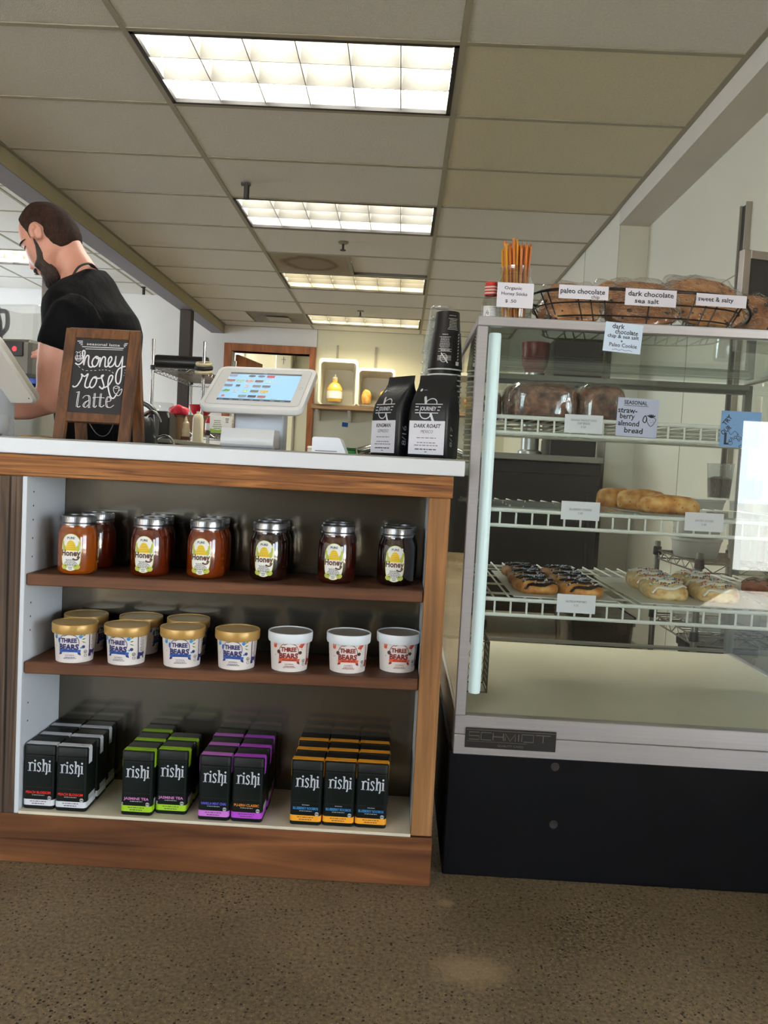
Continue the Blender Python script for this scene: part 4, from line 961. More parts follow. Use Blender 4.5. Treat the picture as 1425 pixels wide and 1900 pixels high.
# ---------------------------------------------------------------- loaves
M_loaf = crust('dark_banana_loaf', ((64, 36, 24), (112, 70, 48), (150, 102, 72)), 55, .6, .9)
M_film = film('cling_film', .03, 1.6, .9, 75)
def loaf(x, y, z, sx, sy, sz, label, seed):
    t = thing('banana_loaf', label, 'bread', (x, y, z), 0, 'wrapped loaves on the top wire shelf')
    obj('loaf', lump(sx, sy, sz, 4.5, 36, 20, .035, 26, seed), M_loaf, t); obj('cling_wrap', lump(sx*1.03, sy*1.03, sz*1.05, 4.0, 40, 22, .03, 45, seed+4), M_film, t)
zA = SHZ[0]+.003
loaf(.315, 1.93, zA, .080, .085, .051, 'dark wrapped loaf slices left of the loaf join on top shelf', 1)
loaf(.449, 1.935, zA, .052, .085, .053, 'shorter dark wrapped loaf behind the banana walnut card', 2)
loaf(.222, 2.02, zA, .014, .05, .040, 'thin end slice of wrapped loaf beside the lamp tube', 3)
# ---------------------------------------------------------------- scones on the middle shelf
M_scone = crust('baked_scone', ((156, 84, 28), (206, 142, 66), (228, 186, 116)), 32, .6, .9, ((140, 84, 40), 75, .14))
M_tray = thin_glass('acrylic_tray', (214, 218, 212), 1.0, milk=.18); M_board = mat('waxed_board', (206, 203, 196), .5)
zB = SHZ[1]+.003
tg = tag(obj('pastry_tray', MB().box((-.17, -.22, 0), (.17, .22, .004), .001), M_tray, None, loc=(.355, 2.045, zB), smooth=False), 'clear crumb-strewn tray left on the middle shelf', 'tray')
tag(obj('pastry_tray', MB().box((-.19, -.22, 0), (.19, .22, .004), .001), M_tray, None, loc=(.735, 2.045, zB), smooth=False), 'clear tray under the savory scones', 'tray')
cr = MB(); rr = random.Random(5)
for q in range(12):
    x, y, s_ = rr.gauss(-.08, .06), rr.uniform(-.19, .19), rr.uniform(.0006, .0022)
    if abs(x) < .16: cr.box((x-s_, y-s_, 0), (x+s_, y+s_, s_*1.2), s_*.4)
o = obj('crumbs', cr, mat('crumb_white', (226, 220, 206), .8), tg, loc=(0, 0, .0043), smooth=False); o['kind'] = 'stuff'
zS = zB+.0045
for (x, y, sx, sy, sz, rz, lb, sd) in ((.632, 1.93, .070, .046, .026, .08, 'front golden savory scone beside its price card', 11), (.606, 2.045, .062, .044, .031, -.12, 'second savory scone from the glass on the tray', 12), (.563, 2.15, .045, .042, .031, .2, 'rear savory scone on the tray by the black cooler', 13)):
    t = thing('savory_scone', lb, 'scone', (x, y, zS), rz, 'savory scones'); obj('scone', lump(sx, sy, sz, 2.7, 36, 20, .05, 40, sd), M_scone, t)
# ---------------------------------------------------------------- braided pastries on the lowest shelf
M_braid = crust('pastry_brown', ((140, 78, 30), (190, 124, 58), (214, 160, 92)), 50, .5, .4); M_pale = crust('pastry_pale', ((176, 120, 60), (222, 188, 128), (236, 212, 160)), 45, .5, .4); M_choc = mat('chocolate_icing', (34, 20, 16), .25); M_icew = mat('white_icing', (236, 226, 208), .35); M_filling = mat('berry_filling', (96, 44, 54), .3)
SPR = [mat('sprinkle_blue', (150, 178, 214), .4), mat('sprinkle_white', (228, 230, 236), .4), mat('sprinkle_red', (204, 84, 80), .4), mat('sprinkle_orange', (230, 150, 60), .4), mat('sprinkle_teal', (90, 150, 150), .4), mat('sprinkle_navy', (60, 70, 130), .4)]
def pastry(sx, sy, sz, body, ice, spr, seed, nspr):
    def br_(q):
        w = math.sin((q.y/sy*3.1+abs(q.x)/sx*1.1)*PI); k = max(0, q.z/(sz*1.6)); return V((q.x*(1+.07*w), q.y, q.z*(1+.16*w*k)))
    bm_ = lump(sx, sy, sz, 2.8, 30, 18, .03, 30, seed, True, br_).mesh('crust', body)
    def top(x, y):
        a = min(abs(x/sx), .98)**2.8+min(abs(y/sy), .98)**2.8; z = sz*.62+sz*max(0, 1-a)**(1/2.8); return br_(V((x, y, z)))
    ib = MB(); rr = random.Random(seed)
    for s_ in range(7):
        y0 = -sy*.82+sy*1.64*s_/6
        ib.tube([top(sx*(-.74+1.48*q/8), y0+sy*.17*(q/8-.5)+sy*.04*math.sin(q)) + V((0, 0, .0004)) for q in range(9)], [.0034+.0048*math.sin(PI*(q+.6)/9.2) for q in range(9)], 6, squash=.5)
    im_ = ib.mesh('icing', ice)
    sb = MB()
    for q in range(nspr):
        x, y = rr.gauss(0, .38)*sx, rr.uniform(-.8, .8)*sy
        if abs(x) > .8*sx: continue
        p = top(x, y)+V((0, 0, .0022)); r_ = .0022; mi = rr.randrange(len(spr))
        sb.add([p+V(d)*r_ for d in ((1, 0, 0), (-1, 0, 0), (0, 1, 0), (0, -1, 0), (0, 0, 1), (0, 0, -1))], [(0, 2, 4), (2, 1, 4), (1, 3, 4), (3, 0, 4), (2, 0, 5), (1, 2, 5), (3, 1, 5), (0, 3, 5)], mi)
    sm_ = sb.mesh('sprinkles', spr, smooth=False)
    return bm_, im_, sm_
zC = SHZ[2]+.003
for (x, w, lb) in ((.383, .115, 'greyish board under the chocolate pastries'), (.700, .148, 'pale board under the white iced pastries'), (.955, .085, 'board at the right end of the lowest shelf')):
    tag(obj('pastry_board', MB().box((-w, -.225, 0), (w, .225, .003), .001), M_board, None, loc=(x, 2.045, zC), smooth=False), lb, 'tray')
zP = zC+.0032
NM = [pastry(.049, .061, .0175, M_braid, M_choc, SPR[:2], 20+q, 170) for q in range(2)]
_rn = ('nearest', 'middle', 'farthest')
for ci, x in enumerate((.330, .432)):
    for r_ in range(3):
        t = thing('chocolate_pastry', '%s chocolate striped pastry in the %s column' % (_rn[r_], ('left', 'right')[ci]), 'pastry', (x+.004*r_, 1.915+.128*r_-.01*ci, zP), (.08, -.05, .12)[r_], 'chocolate pastries on the lowest shelf')
        a, c, d = NM[(ci+r_) % 2]; link('crust', a, t); link('icing', c, t); so = link('sprinkles', d, t); so['kind'] = 'stuff'
WM = [pastry(.051, .078, .023, M_pale, M_icew, SPR[1:6], 40+q, 260) for q in range(2)]
for ci, x in enumerate((.640, .758)):
    for r_ in range(2):
        t = thing('white_iced_pastry', '%s white iced sprinkle pastry in the %s column' % (('nearer', 'farther')[r_], ('left', 'right')[ci]), 'pastry', (x+.012*r_, 1.945+.158*r_, zP), -.12, 'white iced pastries on the lowest shelf')
        a, c, d = WM[(ci+r_) % 2]; link('crust', a, t); link('icing', c, t); so = link('sprinkles', d, t); so['kind'] = 'stuff'
t = thing('chocolate_pastry', 'dark topped reddish pastry at the right edge of the lowest shelf', 'pastry', (.955, 2.08, zP), .3); a, c, d = pastry(.055, .075, .02, crust('pastry_red', ((110, 50, 30), (150, 76, 44), (170, 92, 54)), 50), M_choc, SPR[:1], 60, 6); link('crust', a, t); link('icing', c, t); so = link('sprinkles', d, t); so['kind'] = 'stuff'
# chicken wire holder on the case floor
t = thing('wire_holder', 'small rusty chicken wire holder on the case floor by the lamp', 'wire holder', (.207, 1.98, .3625))
M_rust = mat('rusty_wire', (88, 80, 68), .6, .5)
b = MB()
for (x, y) in ((-.028, -.04), (.028, -.04), (.028, .05), (-.028, .05)): b.tube([(x, y, .002), (x, y, .125)], .0018, 6)
for z in (.002, .125): b.tube([(-.028, -.04, z), (.028, -.04, z), (.028, .05, z), (-.028, .05, z)], .0018, 6, closed=True)
obj('frame', b, M_rust, t); b = MB()
for (ax, c0) in (('x', .028), ('x', -.028), ('y', .05)):
    for r_ in range(7):
        for q in range(5):
            u = -.035+.0175*q+(.00875 if r_ % 2 else 0); z = .01+.016*r_
            for (du, dz) in ((.00875, .016), (-.00875, .016)):
                P0 = (c0, u, z) if ax == 'x' else (u*.6, c0, z); P1 = (c0, u+du, z+dz) if ax == 'x' else ((u+du)*.6, c0, z+dz)
                b.tube([P0, P1], .0007, 4, cap=False)
obj('mesh', b, M_rust, t)

# ================================================================ things standing on the case
ZK = CZ1+.0005
M_bw = mat('black_basket_wire', (16, 15, 16), .45)
bx0, by0, HL, HD = .522, 1.935, .245, .132
bk = thing('wire_basket', 'long black wire basket of cookies on the display case', 'basket', (bx0, by0, ZK))
def oval(hl, hd, z, n=44):
    pts = []
    for q in range(n):
        a = 2*PI*q/n; c, s_ = math.cos(a), math.sin(a); pts.append((math.copysign(abs(c)**.7, c)*hl, math.copysign(abs(s_)**.7, s_)*hd, z))
    return pts
lev = ((.205, .105, .003), (.217, .113, .028), (.231, .122, .055), (HL, HD, .082))
b = MB(); b.tube(oval(HL, HD, .082), .0035, 8, closed=True); obj('rim', b, M_bw, bk)
for L_ in lev[:3]: b = MB(); b.tube(oval(*L_), .0018, 6, closed=True); obj('ring_wire', b, M_bw, bk)
for q in range(44):
    if (q % 22) in (3, 4, 7, 8, 9, 13, 14, 15, 18, 19, 0, 11):
        b = MB(); b.tube([oval(*L_)[q] for L_ in lev], .0017, 6); obj('upright_wire', b, M_bw, bk)
b = MB()
for q in range(-4, 5): b.tube([(q*.04, -.1035, .003), (q*.04, .1035, .003)], .0016, 6)
obj('bottom_wires', b, M_bw, bk)
for s_ in (-1, 1): b = MB(); b.tube(catmull([(s_*(HL-.004), -.04, .082), (s_*(HL+.012), -.035, .060), (s_*(HL+.014), 0, .045), (s_*(HL+.012), .035, .060), (s_*(HL-.004), .04, .082)], 5), .0028, 6); obj('handle', b, M_bw, bk)
M_cook = crust('cookie_golden', ((134, 78, 34), (184, 122, 62), (206, 152, 90)), 34, .65, .8, ((58, 34, 22), 46, .2)); M_cook2 = crust('cookie_dark', ((106, 60, 30), (150, 94, 48), (176, 120, 66)), 34, .65, .8, ((44, 26, 20), 40, .26))
M_film2 = film('cookie_bag_film', .025, 1.5, 1.0, 55)
def cookie(x, y, z, r_, tilt, rz, label, m, seed):
    t = thing('wrapped_cookie', label, 'cookie', (x, y, z), 0, 'wrapped cookies in the basket'); t.rotation_euler = (tilt, 0, rz)
    obj('cookie', lump(r_, r_, .013, 2.4, 40, 16, .05, 30, seed, False), m, t); obj('film_bag', lump(r_*1.09, r_*1.07, .0165, 2.6, 44, 16, .09, 38, seed+2, False), M_film2, t)
for (px, py, Y_, r_, tl, rz, lb, m, sd) in ((1058, 588, 1.905, .064, .95, .1, 'front flat cookie behind the paleo chocolate chip label', M_cook, 71), (1046, 585, 1.968, .060, .8, -.2, 'rear cookie behind the paleo chocolate chip label', M_cook, 72), (1190, 566, 1.908, .080, .85, -.05, 'front large cookie behind the dark chocolate sea salt label', M_cook2, 73), (1150, 562, 1.978, .070, .95, .1, 'rear cookie leaning behind the dark chocolate sea salt label', M_cook, 74), (1306, 562, 1.945, .086, .85, .05, 'front tall cookie behind the sweet and salty label', M_cook, 75), (1285, 560, 2.008, .080, .9, .1, 'rear cookie leaning behind the sweet and salty label', M_cook2, 76), (1390, 540, 2.02, .06, 1.1, -.3, 'round brown cookie at the right end beside the black board', M_cook2, 77)):
    p = PY(px, py, Y_); hz = r_*math.sin(tl); cookie(p.x, Y_, max(p.z-.01, ZK+.006+hz*.98) if sd != 77 else ZK+hz+.02, r_, tl, rz, lb, m, sd)
YL = by0-HD-.006
card(tagp(1038, 531, 1128, 554, YL), .107, .029, 'white label reading paleo chocolate chip clipped on the basket', lambda k: (k.text('paleo chocolate', -.002, -.003, .0150, 0, fit=.096, bold=.02, jit=.03), k.text('chip', .026, -.0125, .0105, 0, fit=.018, bold=.01)), M_card, 'basket_label', roll=.0)
card(tagp(1161, 535, 1254, 570, YL), .110, .036, 'white label reading dark chocolate sea salt clipped on the basket', lambda k: (k.text('dark chocolate', 0, .002, .0150, 0, fit=.098, bold=.02, jit=.03), k.text('sea salt', -.008, -.0125, .0135, 0, fit=.052, bold=.02, jit=.03)), M_card, 'basket_label', roll=.01)
card(tagp(1293, 544, 1384, 572, YL), .108, .026, 'white label reading sweet and salty clipped on the basket', lambda k: k.text('sweet & salty', -.012, -.003, .0135, 0, fit=.076, bold=.02, jit=.03), M_card, 'basket_label', roll=.02)
# mason jar of honey sticks
M_cg = thin_glass('clear_jar_glass', (244, 246, 244), 1.5)
pj = PY(954, 560, 1.85); t = thing('mason_jar', 'clear mason jar full of honey sticks on the case', 'jar', (pj.x, 1.85, ZK))
b = MB(); b.lathe([(0, .003), (.030, .002), (.037, 0), (.0398, .006), (.0400, .085), (.0385, .094), (.0345, .102), (.0335, .106), (.0345, .108), (.0335, .112), (.0345, .116), (.0335, .120), (.0342, .126), (.0325, .127), (.0318, .120), (.0318, .106), (.037, .092), (.0382, .084), (.038, .008), (.034, .006), (0, .006)], 36, cap=False); obj('jar_glass', b, M_cg, t)
M_hs = mat('honey_stick_amber', (214, 118, 30), .25, coat=.5, trans=.25); M_hs2 = mat('honey_stick_gold', (226, 160, 40), .25, coat=.5, trans=.25)
sb = MB(); sb.tube([(0, 0, 0), (0, 0, .158), (0, 0, .163)], [.0031, .0031, .0026], 7); sb.tube([(0, 0, .163), (0, 0, .169)], [.0034, .0034], 6, squash=.25); SM = [sb.mesh('honey_stick', M_hs), sb.mesh('honey_stick', M_hs2)]
rr = random.Random(12)
for q in range(34):
    a = 2.399*q; r0 = .025*math.sqrt((q+.5)/34); r1 = r0*1.28+.002
    P0 = V((r0*math.cos(a+.4), r0*math.sin(a+.4), .008)); P1 = V((r1*math.cos(a), r1*math.sin(a), .165)); d = (P1-P0)
    o = link('honey_stick', SM[q % 3 == 0], None, V((pj.x, 1.85, ZK))+P0); o.rotation_euler = d.to_track_quat('Z', 'Y').to_euler(); o.scale = (1, 1, rr.uniform(.96, 1.05))
    tag(o, 'thin golden honey stick standing in the mason jar' if q % 3 == 0 else 'thin amber honey stick standing in the mason jar', 'honey stick', 'honey sticks in the mason jar')
card(tagp(923, 525, 989, 571, 1.803), .079, .053, 'white card reading organic honey sticks before the mason jar', lambda k: (k.text('Organic', -.005, .012, .0095, 0, fit=.038, bold=.01, jit=.02), k.text('Honey Sticks', -.002, .000, .0095, 0, fit=.056, bold=.01, jit=.02), k.text('$ .50', -.009, -.016, .0095, 0, fit=.024, bold=.01)), M_card, 'sign_card', roll=.005)
pb = PY(910, 560, 1.86); t = thing('small_bottle', 'small clear bottle with twine-wrapped neck left of the mason jar', 'bottle', (pb.x, 1.86, ZK))
b = MB(); b.lathe([(0, .002), (.016, 0), (.0195, .003), (.020, .045), (.018, .058), (.0125, .068), (.0115, .082), (.0105, .082), (.0105, .070), (.0165, .056), (.0185, .045), (.0185, .005), (0, .005)], 24, cap=False); obj('bottle_glass', b, M_cg, t)
M_tw = [mat('twine_red', (190, 60, 52), .8), mat('twine_white', (230, 222, 212), .8)]
for q in range(7): b = MB(); b.tube([(.0128*math.cos(a*PI/8), .0128*math.sin(a*PI/8), .067+.0033*q+.0006*math.sin(a)) for a in range(16)], .0019, 6, closed=True); obj('twine_wrap', b, M_tw[q % 2], t)
b = MB(); b.lathe([(0, .088), (.008, .089), (.0125, .0885), (.0135, .092), (.012, .095), (0, .0965)], 20); obj('cap', b, M_tw[0], t)
k = Ink(); k.rect(-.018, .012, .018, .040, 0, 1); k.stroke([(-.012, .018), (-.008, .030), (-.005, .020), (-.010, .026), (-.004, .024)], .0009, 1, 3, 4); k.lines(.006, .036, .018, 6, .0035, .0008, 1, 3, seed=2)
k.put('bottle_label', [M_label, M_navy], wrap(.0204, 0), t)
# steel framed black board and a steel jug at the right edge
t = thing('framed_board', 'steel framed black board standing at the right edge', 'board', (.90, 2.06, ZK)); t.rotation_euler = (0, 0, .25)
M_fr = mat('steel_board_frame', (150, 140, 132), .4, .7)
for nm, a, c in (('frame_side', (-.095, 0, 0), (-.075, .02, .245)), ('frame_side', (.075, 0, 0), (.095, .02, .245)), ('frame_top', (-.075, 0, .225), (.075, .02, .245)), ('frame_bottom', (-.075, 0, 0), (.075, .02, .02))):
    obj(nm, MB().box(a, c, .001), M_fr, t, smooth=False)
obj('board_panel', MB().box((-.075, .006, .02), (.075, .014, .225)), M_dk, t, smooth=False)
t = thing('steel_jug', 'small steel jug half hidden behind the sweet and salty cookies', 'jug', (PY(1362, 540, 2.2).x, 2.2, ZK))
b = MB(); b.lathe([(0, 0), (.038, 0), (.04, .006), (.036, .09), (.033, .135), (.036, .15), (.034, .15), (.031, .135), (0, .13)], 28); obj('jug_body', b, mat('polished_steel', (170, 170, 168), .2, 1.0), t)
b = MB(); b.tube(catmull([(.034, 0, .13), (.062, 0, .12), (.064, 0, .07), (.038, 0, .03)], 6), .004, 8); obj('jug_handle', b, MATS['polished_steel'], t)
# ================================================================ things on the counter
M_easel = wood('easel_wood', (58, 34, 18), (86, 53, 28), (108, 70, 38), 'z', .55, 60, .25, 5)
M_chalkb = mat('chalkboard_black', (28, 27, 28), .75, var=.1, vscale=10); M_chalk = mat('chalk_white', (226, 222, 224), .8)
ea = thing('chalkboard_easel', 'small wooden A-frame chalkboard advertising honey rose latte', 'chalkboard sign', (-.684, 1.785, ZT+.0005))
TL = math.radians(13)
def ebox(nm, x0, z0, x1, z1, th, par, m, bev=.001, y0=0.0):
    b = MB(); b.box((x0, y0, z0), (x1, y0+th, z1), bev); return b
W2, EH = .084, .258
Rf = Matrix.Rotation(-TL, 4, 'X')
def lean_obj(nm, b, m, back=False, smooth=False):
    b2 = MB(); T = (Matrix.Translation((0, .118, 0)) @ Matrix.Rotation(TL, 4, 'X')) if back else Rf
    b2.v = [tuple(T @ V(v)) for v in b.v]; b2.f = b.f; b2.m = b.m
    return obj(nm, b2, m, ea, smooth=smooth)
for back in (False, True):
    w = W2 if not back else W2-.004
    for s_ in (-1, 1): lean_obj('frame_leg', MB().box((s_*w, 0, 0), (s_*(w-.024), .016, EH), .0015), M_easel, back)
    lean_obj('frame_rail', MB().box((-w+.024, .001, EH-.022), (w-.024, .015, EH), .001), M_easel, back)
    lean_obj('frame_rail', MB().box((-w+.024, .001, .042), (w-.024, .015, .063), .001), M_easel, back)
    lean_obj('chalk_panel', MB().box((-w+.0235, .004, .0625), (w-.0235, .010, EH-.0215)), M_chalkb, back)
k = Ink()
bw, bh, bz = 2*(W2-.024), EH-.022-.063, (EH-.022+.063)/2
def B(x, y):
    px, py = x-300, y-190; a1, a2, c1, c2 = 778., 50., -95., 1120.
    det = a1*c2-c1*a2; a = (px*c2-c1*py)/det; c = (a1*py-a2*px)/det
    return ((a-.5)*bw, bz+(.5-c)*bh)
def cs_(pts, w=.0024, n=6, closed=False): k.stroke([B(*p) for p in pts], w, 0, 2, n, closed=closed)
for a, c in (((320, 240), (400, 243)), ((345, 268), (400, 270)), ((370, 296), (400, 298)), ((1010, 290), (1060, 288)), ((1000, 312), (1045, 312)), ((1003, 335), (1025, 335))): cs_([a, c], .0016, 0)
cs_([(390, 326), (1000, 360)], .0016, 0); cs_([(440, 360), (990, 385)], .0012, 0)
_p = B(700, 318); k.text('seasonal latte', _p[0], _p[1], .0088, 0, 2, fit=.0745*bw/.12, bold=.0)
cs_([(300, 575), (345, 600), (400, 560), (430, 470), (435, 405), (415, 385), (400, 420), (415, 520), (425, 610)], .0030); cs_([(425, 605), (440, 520), (468, 465), (495, 475), (490, 560), (500, 620), (530, 640), (575, 620)], .0030)
cs_([(600, 478), (560, 520), (545, 580), (570, 635), (615, 610), (640, 540), (630, 490), (598, 480), (615, 510), (662, 500)], .0030); cs_([(665, 495), (660, 560), (655, 635), (672, 560), (702, 490), (735, 500), (735, 570), (735, 630), (762, 640)], .0030)
cs_([(762, 640), (805, 580), (832, 520), (815, 485), (785, 520), (780, 590), (800, 640), (848, 622), (880, 560), (892, 480), (885, 560), (892, 622), (930, 632), (965, 560), (992, 480)], .0030)
cs_([(992, 480), (982, 640), (975, 780), (960, 870), (930, 900), (900, 860), (900, 760), (930, 680), (985, 645), (1035, 635)], .0030)
cs_([(275, 915), (292, 936), (340, 915), (390, 830), (405, 770), (395, 742), (440, 780), (492, 742), (475, 800), (455, 880), (455, 935), (490, 950), (525, 925)], .0030)
cs_([(610, 785), (570, 800), (535, 860), (522, 920), (550, 952), (592, 918), (618, 850), (610, 790), (580, 800), (640, 812), (690, 800), (716, 765), (692, 772), (690, 800), (712, 870), (727, 930), (710, 970), (680, 955), (660, 930)], .0030)
cs_([(700, 962), (780, 930), (830, 860), (852, 790), (830, 768), (800, 800), (785, 900), (800, 1000), (830, 1090), (870, 1115), (912, 1060)], .0030)
cs_([(868, 950), (905, 930), (948, 945), (952, 960), (930, 1030), (895, 1045), (870, 1000), (868, 950)], .0014); cs_([(950, 1000), (992, 978), (972, 1050), (935, 1078), (915, 1050)], .0014); cs_([(872, 955), (905, 968), (948, 952)], .0010)
for off in (-8, 10):
    cs_([(368+off, 1010), (352+off, 1130), (344+off, 1232)], .0013); cs_([(600+off, 1035), (592+off, 1150), (587+off, 1238)], .0013); cs_([(690+off, 1040), (678+off, 1150), (676+off, 1232)], .0013)
    cs_([(425, 1110), (462, 1070), (515+off, 1078), (525+off, 1160), (518+off, 1245)], .0013); cs_([(515, 1140), (462+off, 1172), (440+off, 1220), (470, 1245), (515, 1200)], .0013)
    cs_([(770, 1165), (832, 1150), (822+off, 1102), (787+off, 1095), (768+off, 1160), (780+off, 1238), (832, 1250), (880, 1215)], .0013)
cs_([(344, 1232), (370, 1240), (396, 1226)], .0016); cs_([(587, 1238), (610, 1245), (632, 1220)], .0016); cs_([(676, 1232), (705, 1242), (742, 1215)], .0016); cs_([(568, 1104), (650, 1098), (742, 1108)], .0013); cs_([(330, 1018), (380, 1008)], .0013); cs_([(505, 1248), (540, 1246)], .0013)
for (cx_, cy_, rx, ry) in ((345, 440, 26, 28), (345, 508, 44, 40), (312, 490, 18, 30), (382, 490, 18, 30)): cs_([(cx_+rx*math.cos(a*PI/7), cy_+ry*math.sin(a*PI/7)) for a in range(14)], .0009, 0, True)
cs_([(335, 412), (312, 402), (305, 415)], .0009, 4); cs_([(352, 412), (365, 398), (378, 405)], .0009, 4); cs_([(305, 505), (385, 500)], .0012, 0); cs_([(308, 522), (383, 518)], .0012, 0)
dd = [(345, 622), (370, 645), (400, 667), (425, 685), (455, 692), (490, 692), (520, 692), (550, 692), (580, 692), (610, 692), (645, 688), (670, 687), (690, 686), (715, 685), (740, 685), (765, 688), (790, 692), (815, 702), (840, 718), (860, 738), (880, 765)]
for q in range(0, len(dd)-1, 2): cs_([dd[q], dd[q+1]], .0010, 0)
cs_([(1030, 685), (1028, 700)], .001, 0); cs_([(1026, 725), (1022, 742)], .001, 0); cs_([(1016, 765), (1012, 778)], .001, 0)
_fm = flat((0, .0038, 0), (1, 0, 0), (0, 0, 1)); k.put('chalk_lettering', [M_chalk], lambda x, y, h: Rf @ _fm(x, y, h), ea)
b = MB(); b.tube(catmull([(-.018, .03, .045), (-.008, .05, .020), (.004, .062, .012), (.014, .075, .020), (.020, .09, .045)], 5), .0009, 6); obj('chain', b, mat('chain_steel', (150, 145, 132), .4, .8), ea)

# ---------------------------------------------------------------- tablet till
M_wp = mat('white_plastic', (224, 222, 218), .35); M_wp2 = mat('white_plastic_cool', (206, 210, 216), .4); M_foot = mat('grey_foot', (150, 152, 162), .4)  # last one is the plain grey of base plates and feet
M_scr = mat('screen_pale_blue', (150, 196, 230), .25, emit=.4); M_bar = mat('screen_bar_dark', (38, 44, 54), .3); M_gap = mat('seam_dark', (120, 116, 112), .5)
tp = thing('tablet_till', 'white tablet till with lit product grid screen on swivel stand', 'till', (-.363, 2.1, ZT+.0005))
b = MB(); rloft(b, [(.130, .085, .008, 0), (.130, .085, .008, .004)]); obj('base_plate', b, M_foot, tp)
b = MB(); rloft(b, [(.126, .055, .006, .0045), (.127, .055, .006, .12), (.127, .05, .006, .150)]); obj('neck', b, M_wp2, tp, rot=(-.0, 0, -.06))
hd = MB(); rloft(hd, [(.252, .186, .018, -.020), (.262, .196, .023, -.014), (.262, .196, .023, -.003), (.258, .192, .021, 0)], 6)
HR = (math.radians(37), 0, math.radians(-7)); HP = (0, -.05, .158)
h = obj('tablet_shell', hd, M_wp, tp, loc=HP, rot=HR)
b = MB(); rloft(b, [(.236, .166, .012, .0001), (.236, .166, .012, .0006)], 5); obj('tablet_face', b, mat('tablet_face_white', (228, 226, 222), .15), h)
k = Ink(); k.stroke(rrect(.237, .167, .012, 5), .0008, 1, 5, closed=True)
k.rect(-.092, -.066, .095, .066, 0, 6); k.rect(-.092, .058, .095, .066, 2, 8); k.rect(-.092, -.066, .095, -.0575, 2, 8)
pal = [(140, 136, 160), None, (60, 60, 70), (80, 84, 110), (190, 30, 54), (160, 84, 66), (150, 190, 150), (190, 150, 140), (96, 70, 70), (170, 200, 206), (96, 98, 120), (70, 70, 84), (200, 170, 170), (112, 108, 108), (92, 98, 112), (90, 150, 50), (170, 190, 200), (186, 214, 130), (90, 92, 80), (214, 172, 70), (208, 70, 70), None, (120, 134, 140), (48, 48, 66), (150, 90, 80)]
pm = [M_scr, M_gap, M_bar, M_gry, M_wp2]
for q, c in enumerate(pal):
    r_, cl = divmod(q, 5)
    if c is None: continue
    m_ = mat('icon_%d' % q, c, .3, emit=.2, var=.35, vscale=260); pm.append(m_); xx = -.081+cl*.0245; yy = .050-r_*.0238
    if q in (2, 3, 16): k.ell(xx, yy, .0095, .005, len(pm)-1, 8, 10)
    elif q == 15: k.poly([(xx-.011, yy-.005), (xx-.002, yy+.006), (xx+.011, yy+.003), (xx+.009, yy-.005)], len(pm)-1, 8)
    elif q in (11, 12, 17): k.rect(xx-.005, yy-.005, xx+.006, yy+.005, len(pm)-1, 8)
    elif q == 20: k.ell(xx, yy-.001, .0046, .0038, len(pm)-1, 8, 10); k.rect(xx-.0006, yy+.003, xx+.0006, yy+.006, len(pm)-1, 8)
    else: k.rect(xx-.0105, yy-.0055, xx+.0105, yy+.0052, len(pm)-1, 8)
    k.lines(xx, yy-.0082, .014, 1, .001, .0011, 3, 8, seed=q)
k.lines(.040, .049, .012, 1, .001, .001, 3, 8, seed=1); k.lines(.050, -.0535, .016, 1, .001, .0014, 3, 8, seed=2); k.lines(.078, -.0535, .012, 1, .001, .0014, 3, 8, seed=3)
for q in range(7): k.lines(-.082+.026*q, -.062, .012, 1, .001, .0014, 4, 9, seed=q)
k.lines(.0, .062, .014, 1, .001, .0012, 4, 9, seed=4)
k.stroke([(.1065+.0046*math.cos(a*PI/6), .0046*math.sin(a*PI/6)) for a in range(12)], .0006, 1, 6, closed=True); k.ell(-.106, 0, .0009, .0009, 1, 6, 6)
k.put('screen', pm, flat((0, 0, .0007), (1, 0, 0), (0, 1, 0)), h, lift=.00006)
rd = thing('receipt_reader', 'white rounded card reader dock in front of the tablet till', 'card reader', (-.368, 1.985, ZT+.0005), -.05)
b = MB(); b.prism([(-.030, .0), (.034, .0), (.034, .006), (-.024, .006)], -.066, .066, 'x'); obj('foot', b, M_foot, rd, smooth=False)
b = MB(); b.prism([(-.030, .0065), (-.036, .012), (-.038, .020), (-.036, .030), (-.030, .046), (-.026, .050), (.030, .050), (.034, .046), (.034, .0065)], -.064, .064, 'x'); obj('reader_body', b, M_wp, rd, angle=30)
# card reader lying on the counter
t = thing('chip_reader', 'small white chip card reader between till and coffee bags', 'card reader', (-.166, 1.90, ZT+.0005), -.05)
b = MB(); b.prism([(-.038, 0), (.040, 0), (.039, .006), (.026, .0345), (.020, .0365), (-.034, .0365), (-.038, .033)], -.03, .03, 'y'); obj('reader_body', b, mat('reader_white', (236, 236, 238), .3), t, angle=30)
obj('card_slot', MB().box((-.03, -.0305, .004), (.02, -.0301, .006)), M_gap, t, smooth=False)
# second till seen from behind at the left edge
t = thing('tablet_till', 'back of a white tablet till at the far left of the counter', 'till', (-1.055, 2.1, ZT+.0005))
hd = MB(); rloft(hd, [(.250, .184, .018, -.020), (.262, .196, .023, -.014), (.262, .196, .023, -.003), (.258, .192, .021, 0)], 6)
h2 = obj('tablet_shell', hd, mat('white_plastic_warm', (222, 216, 204), .4), t, loc=(0, -.04, .172), rot=(math.radians(49), 0, math.radians(152)))
b = MB(); b.lathe([(0, 0), (.002, 0), (.002, .0004), (0, .0004)], 10); obj('screw_hole', b, M_dk, h2, loc=(-.113, -.078, -.0205))
b = MB(); rloft(b, [(.1, .05, .006, .0045), (.1, .05, .006, .13)]); obj('neck', b, M_wp2, t, rot=(0, 0, -.5))
b = MB(); rloft(b, [(.19, .10, .010, 0), (.19, .10, .010, .004)]); obj('base_plate', b, M_foot, t)
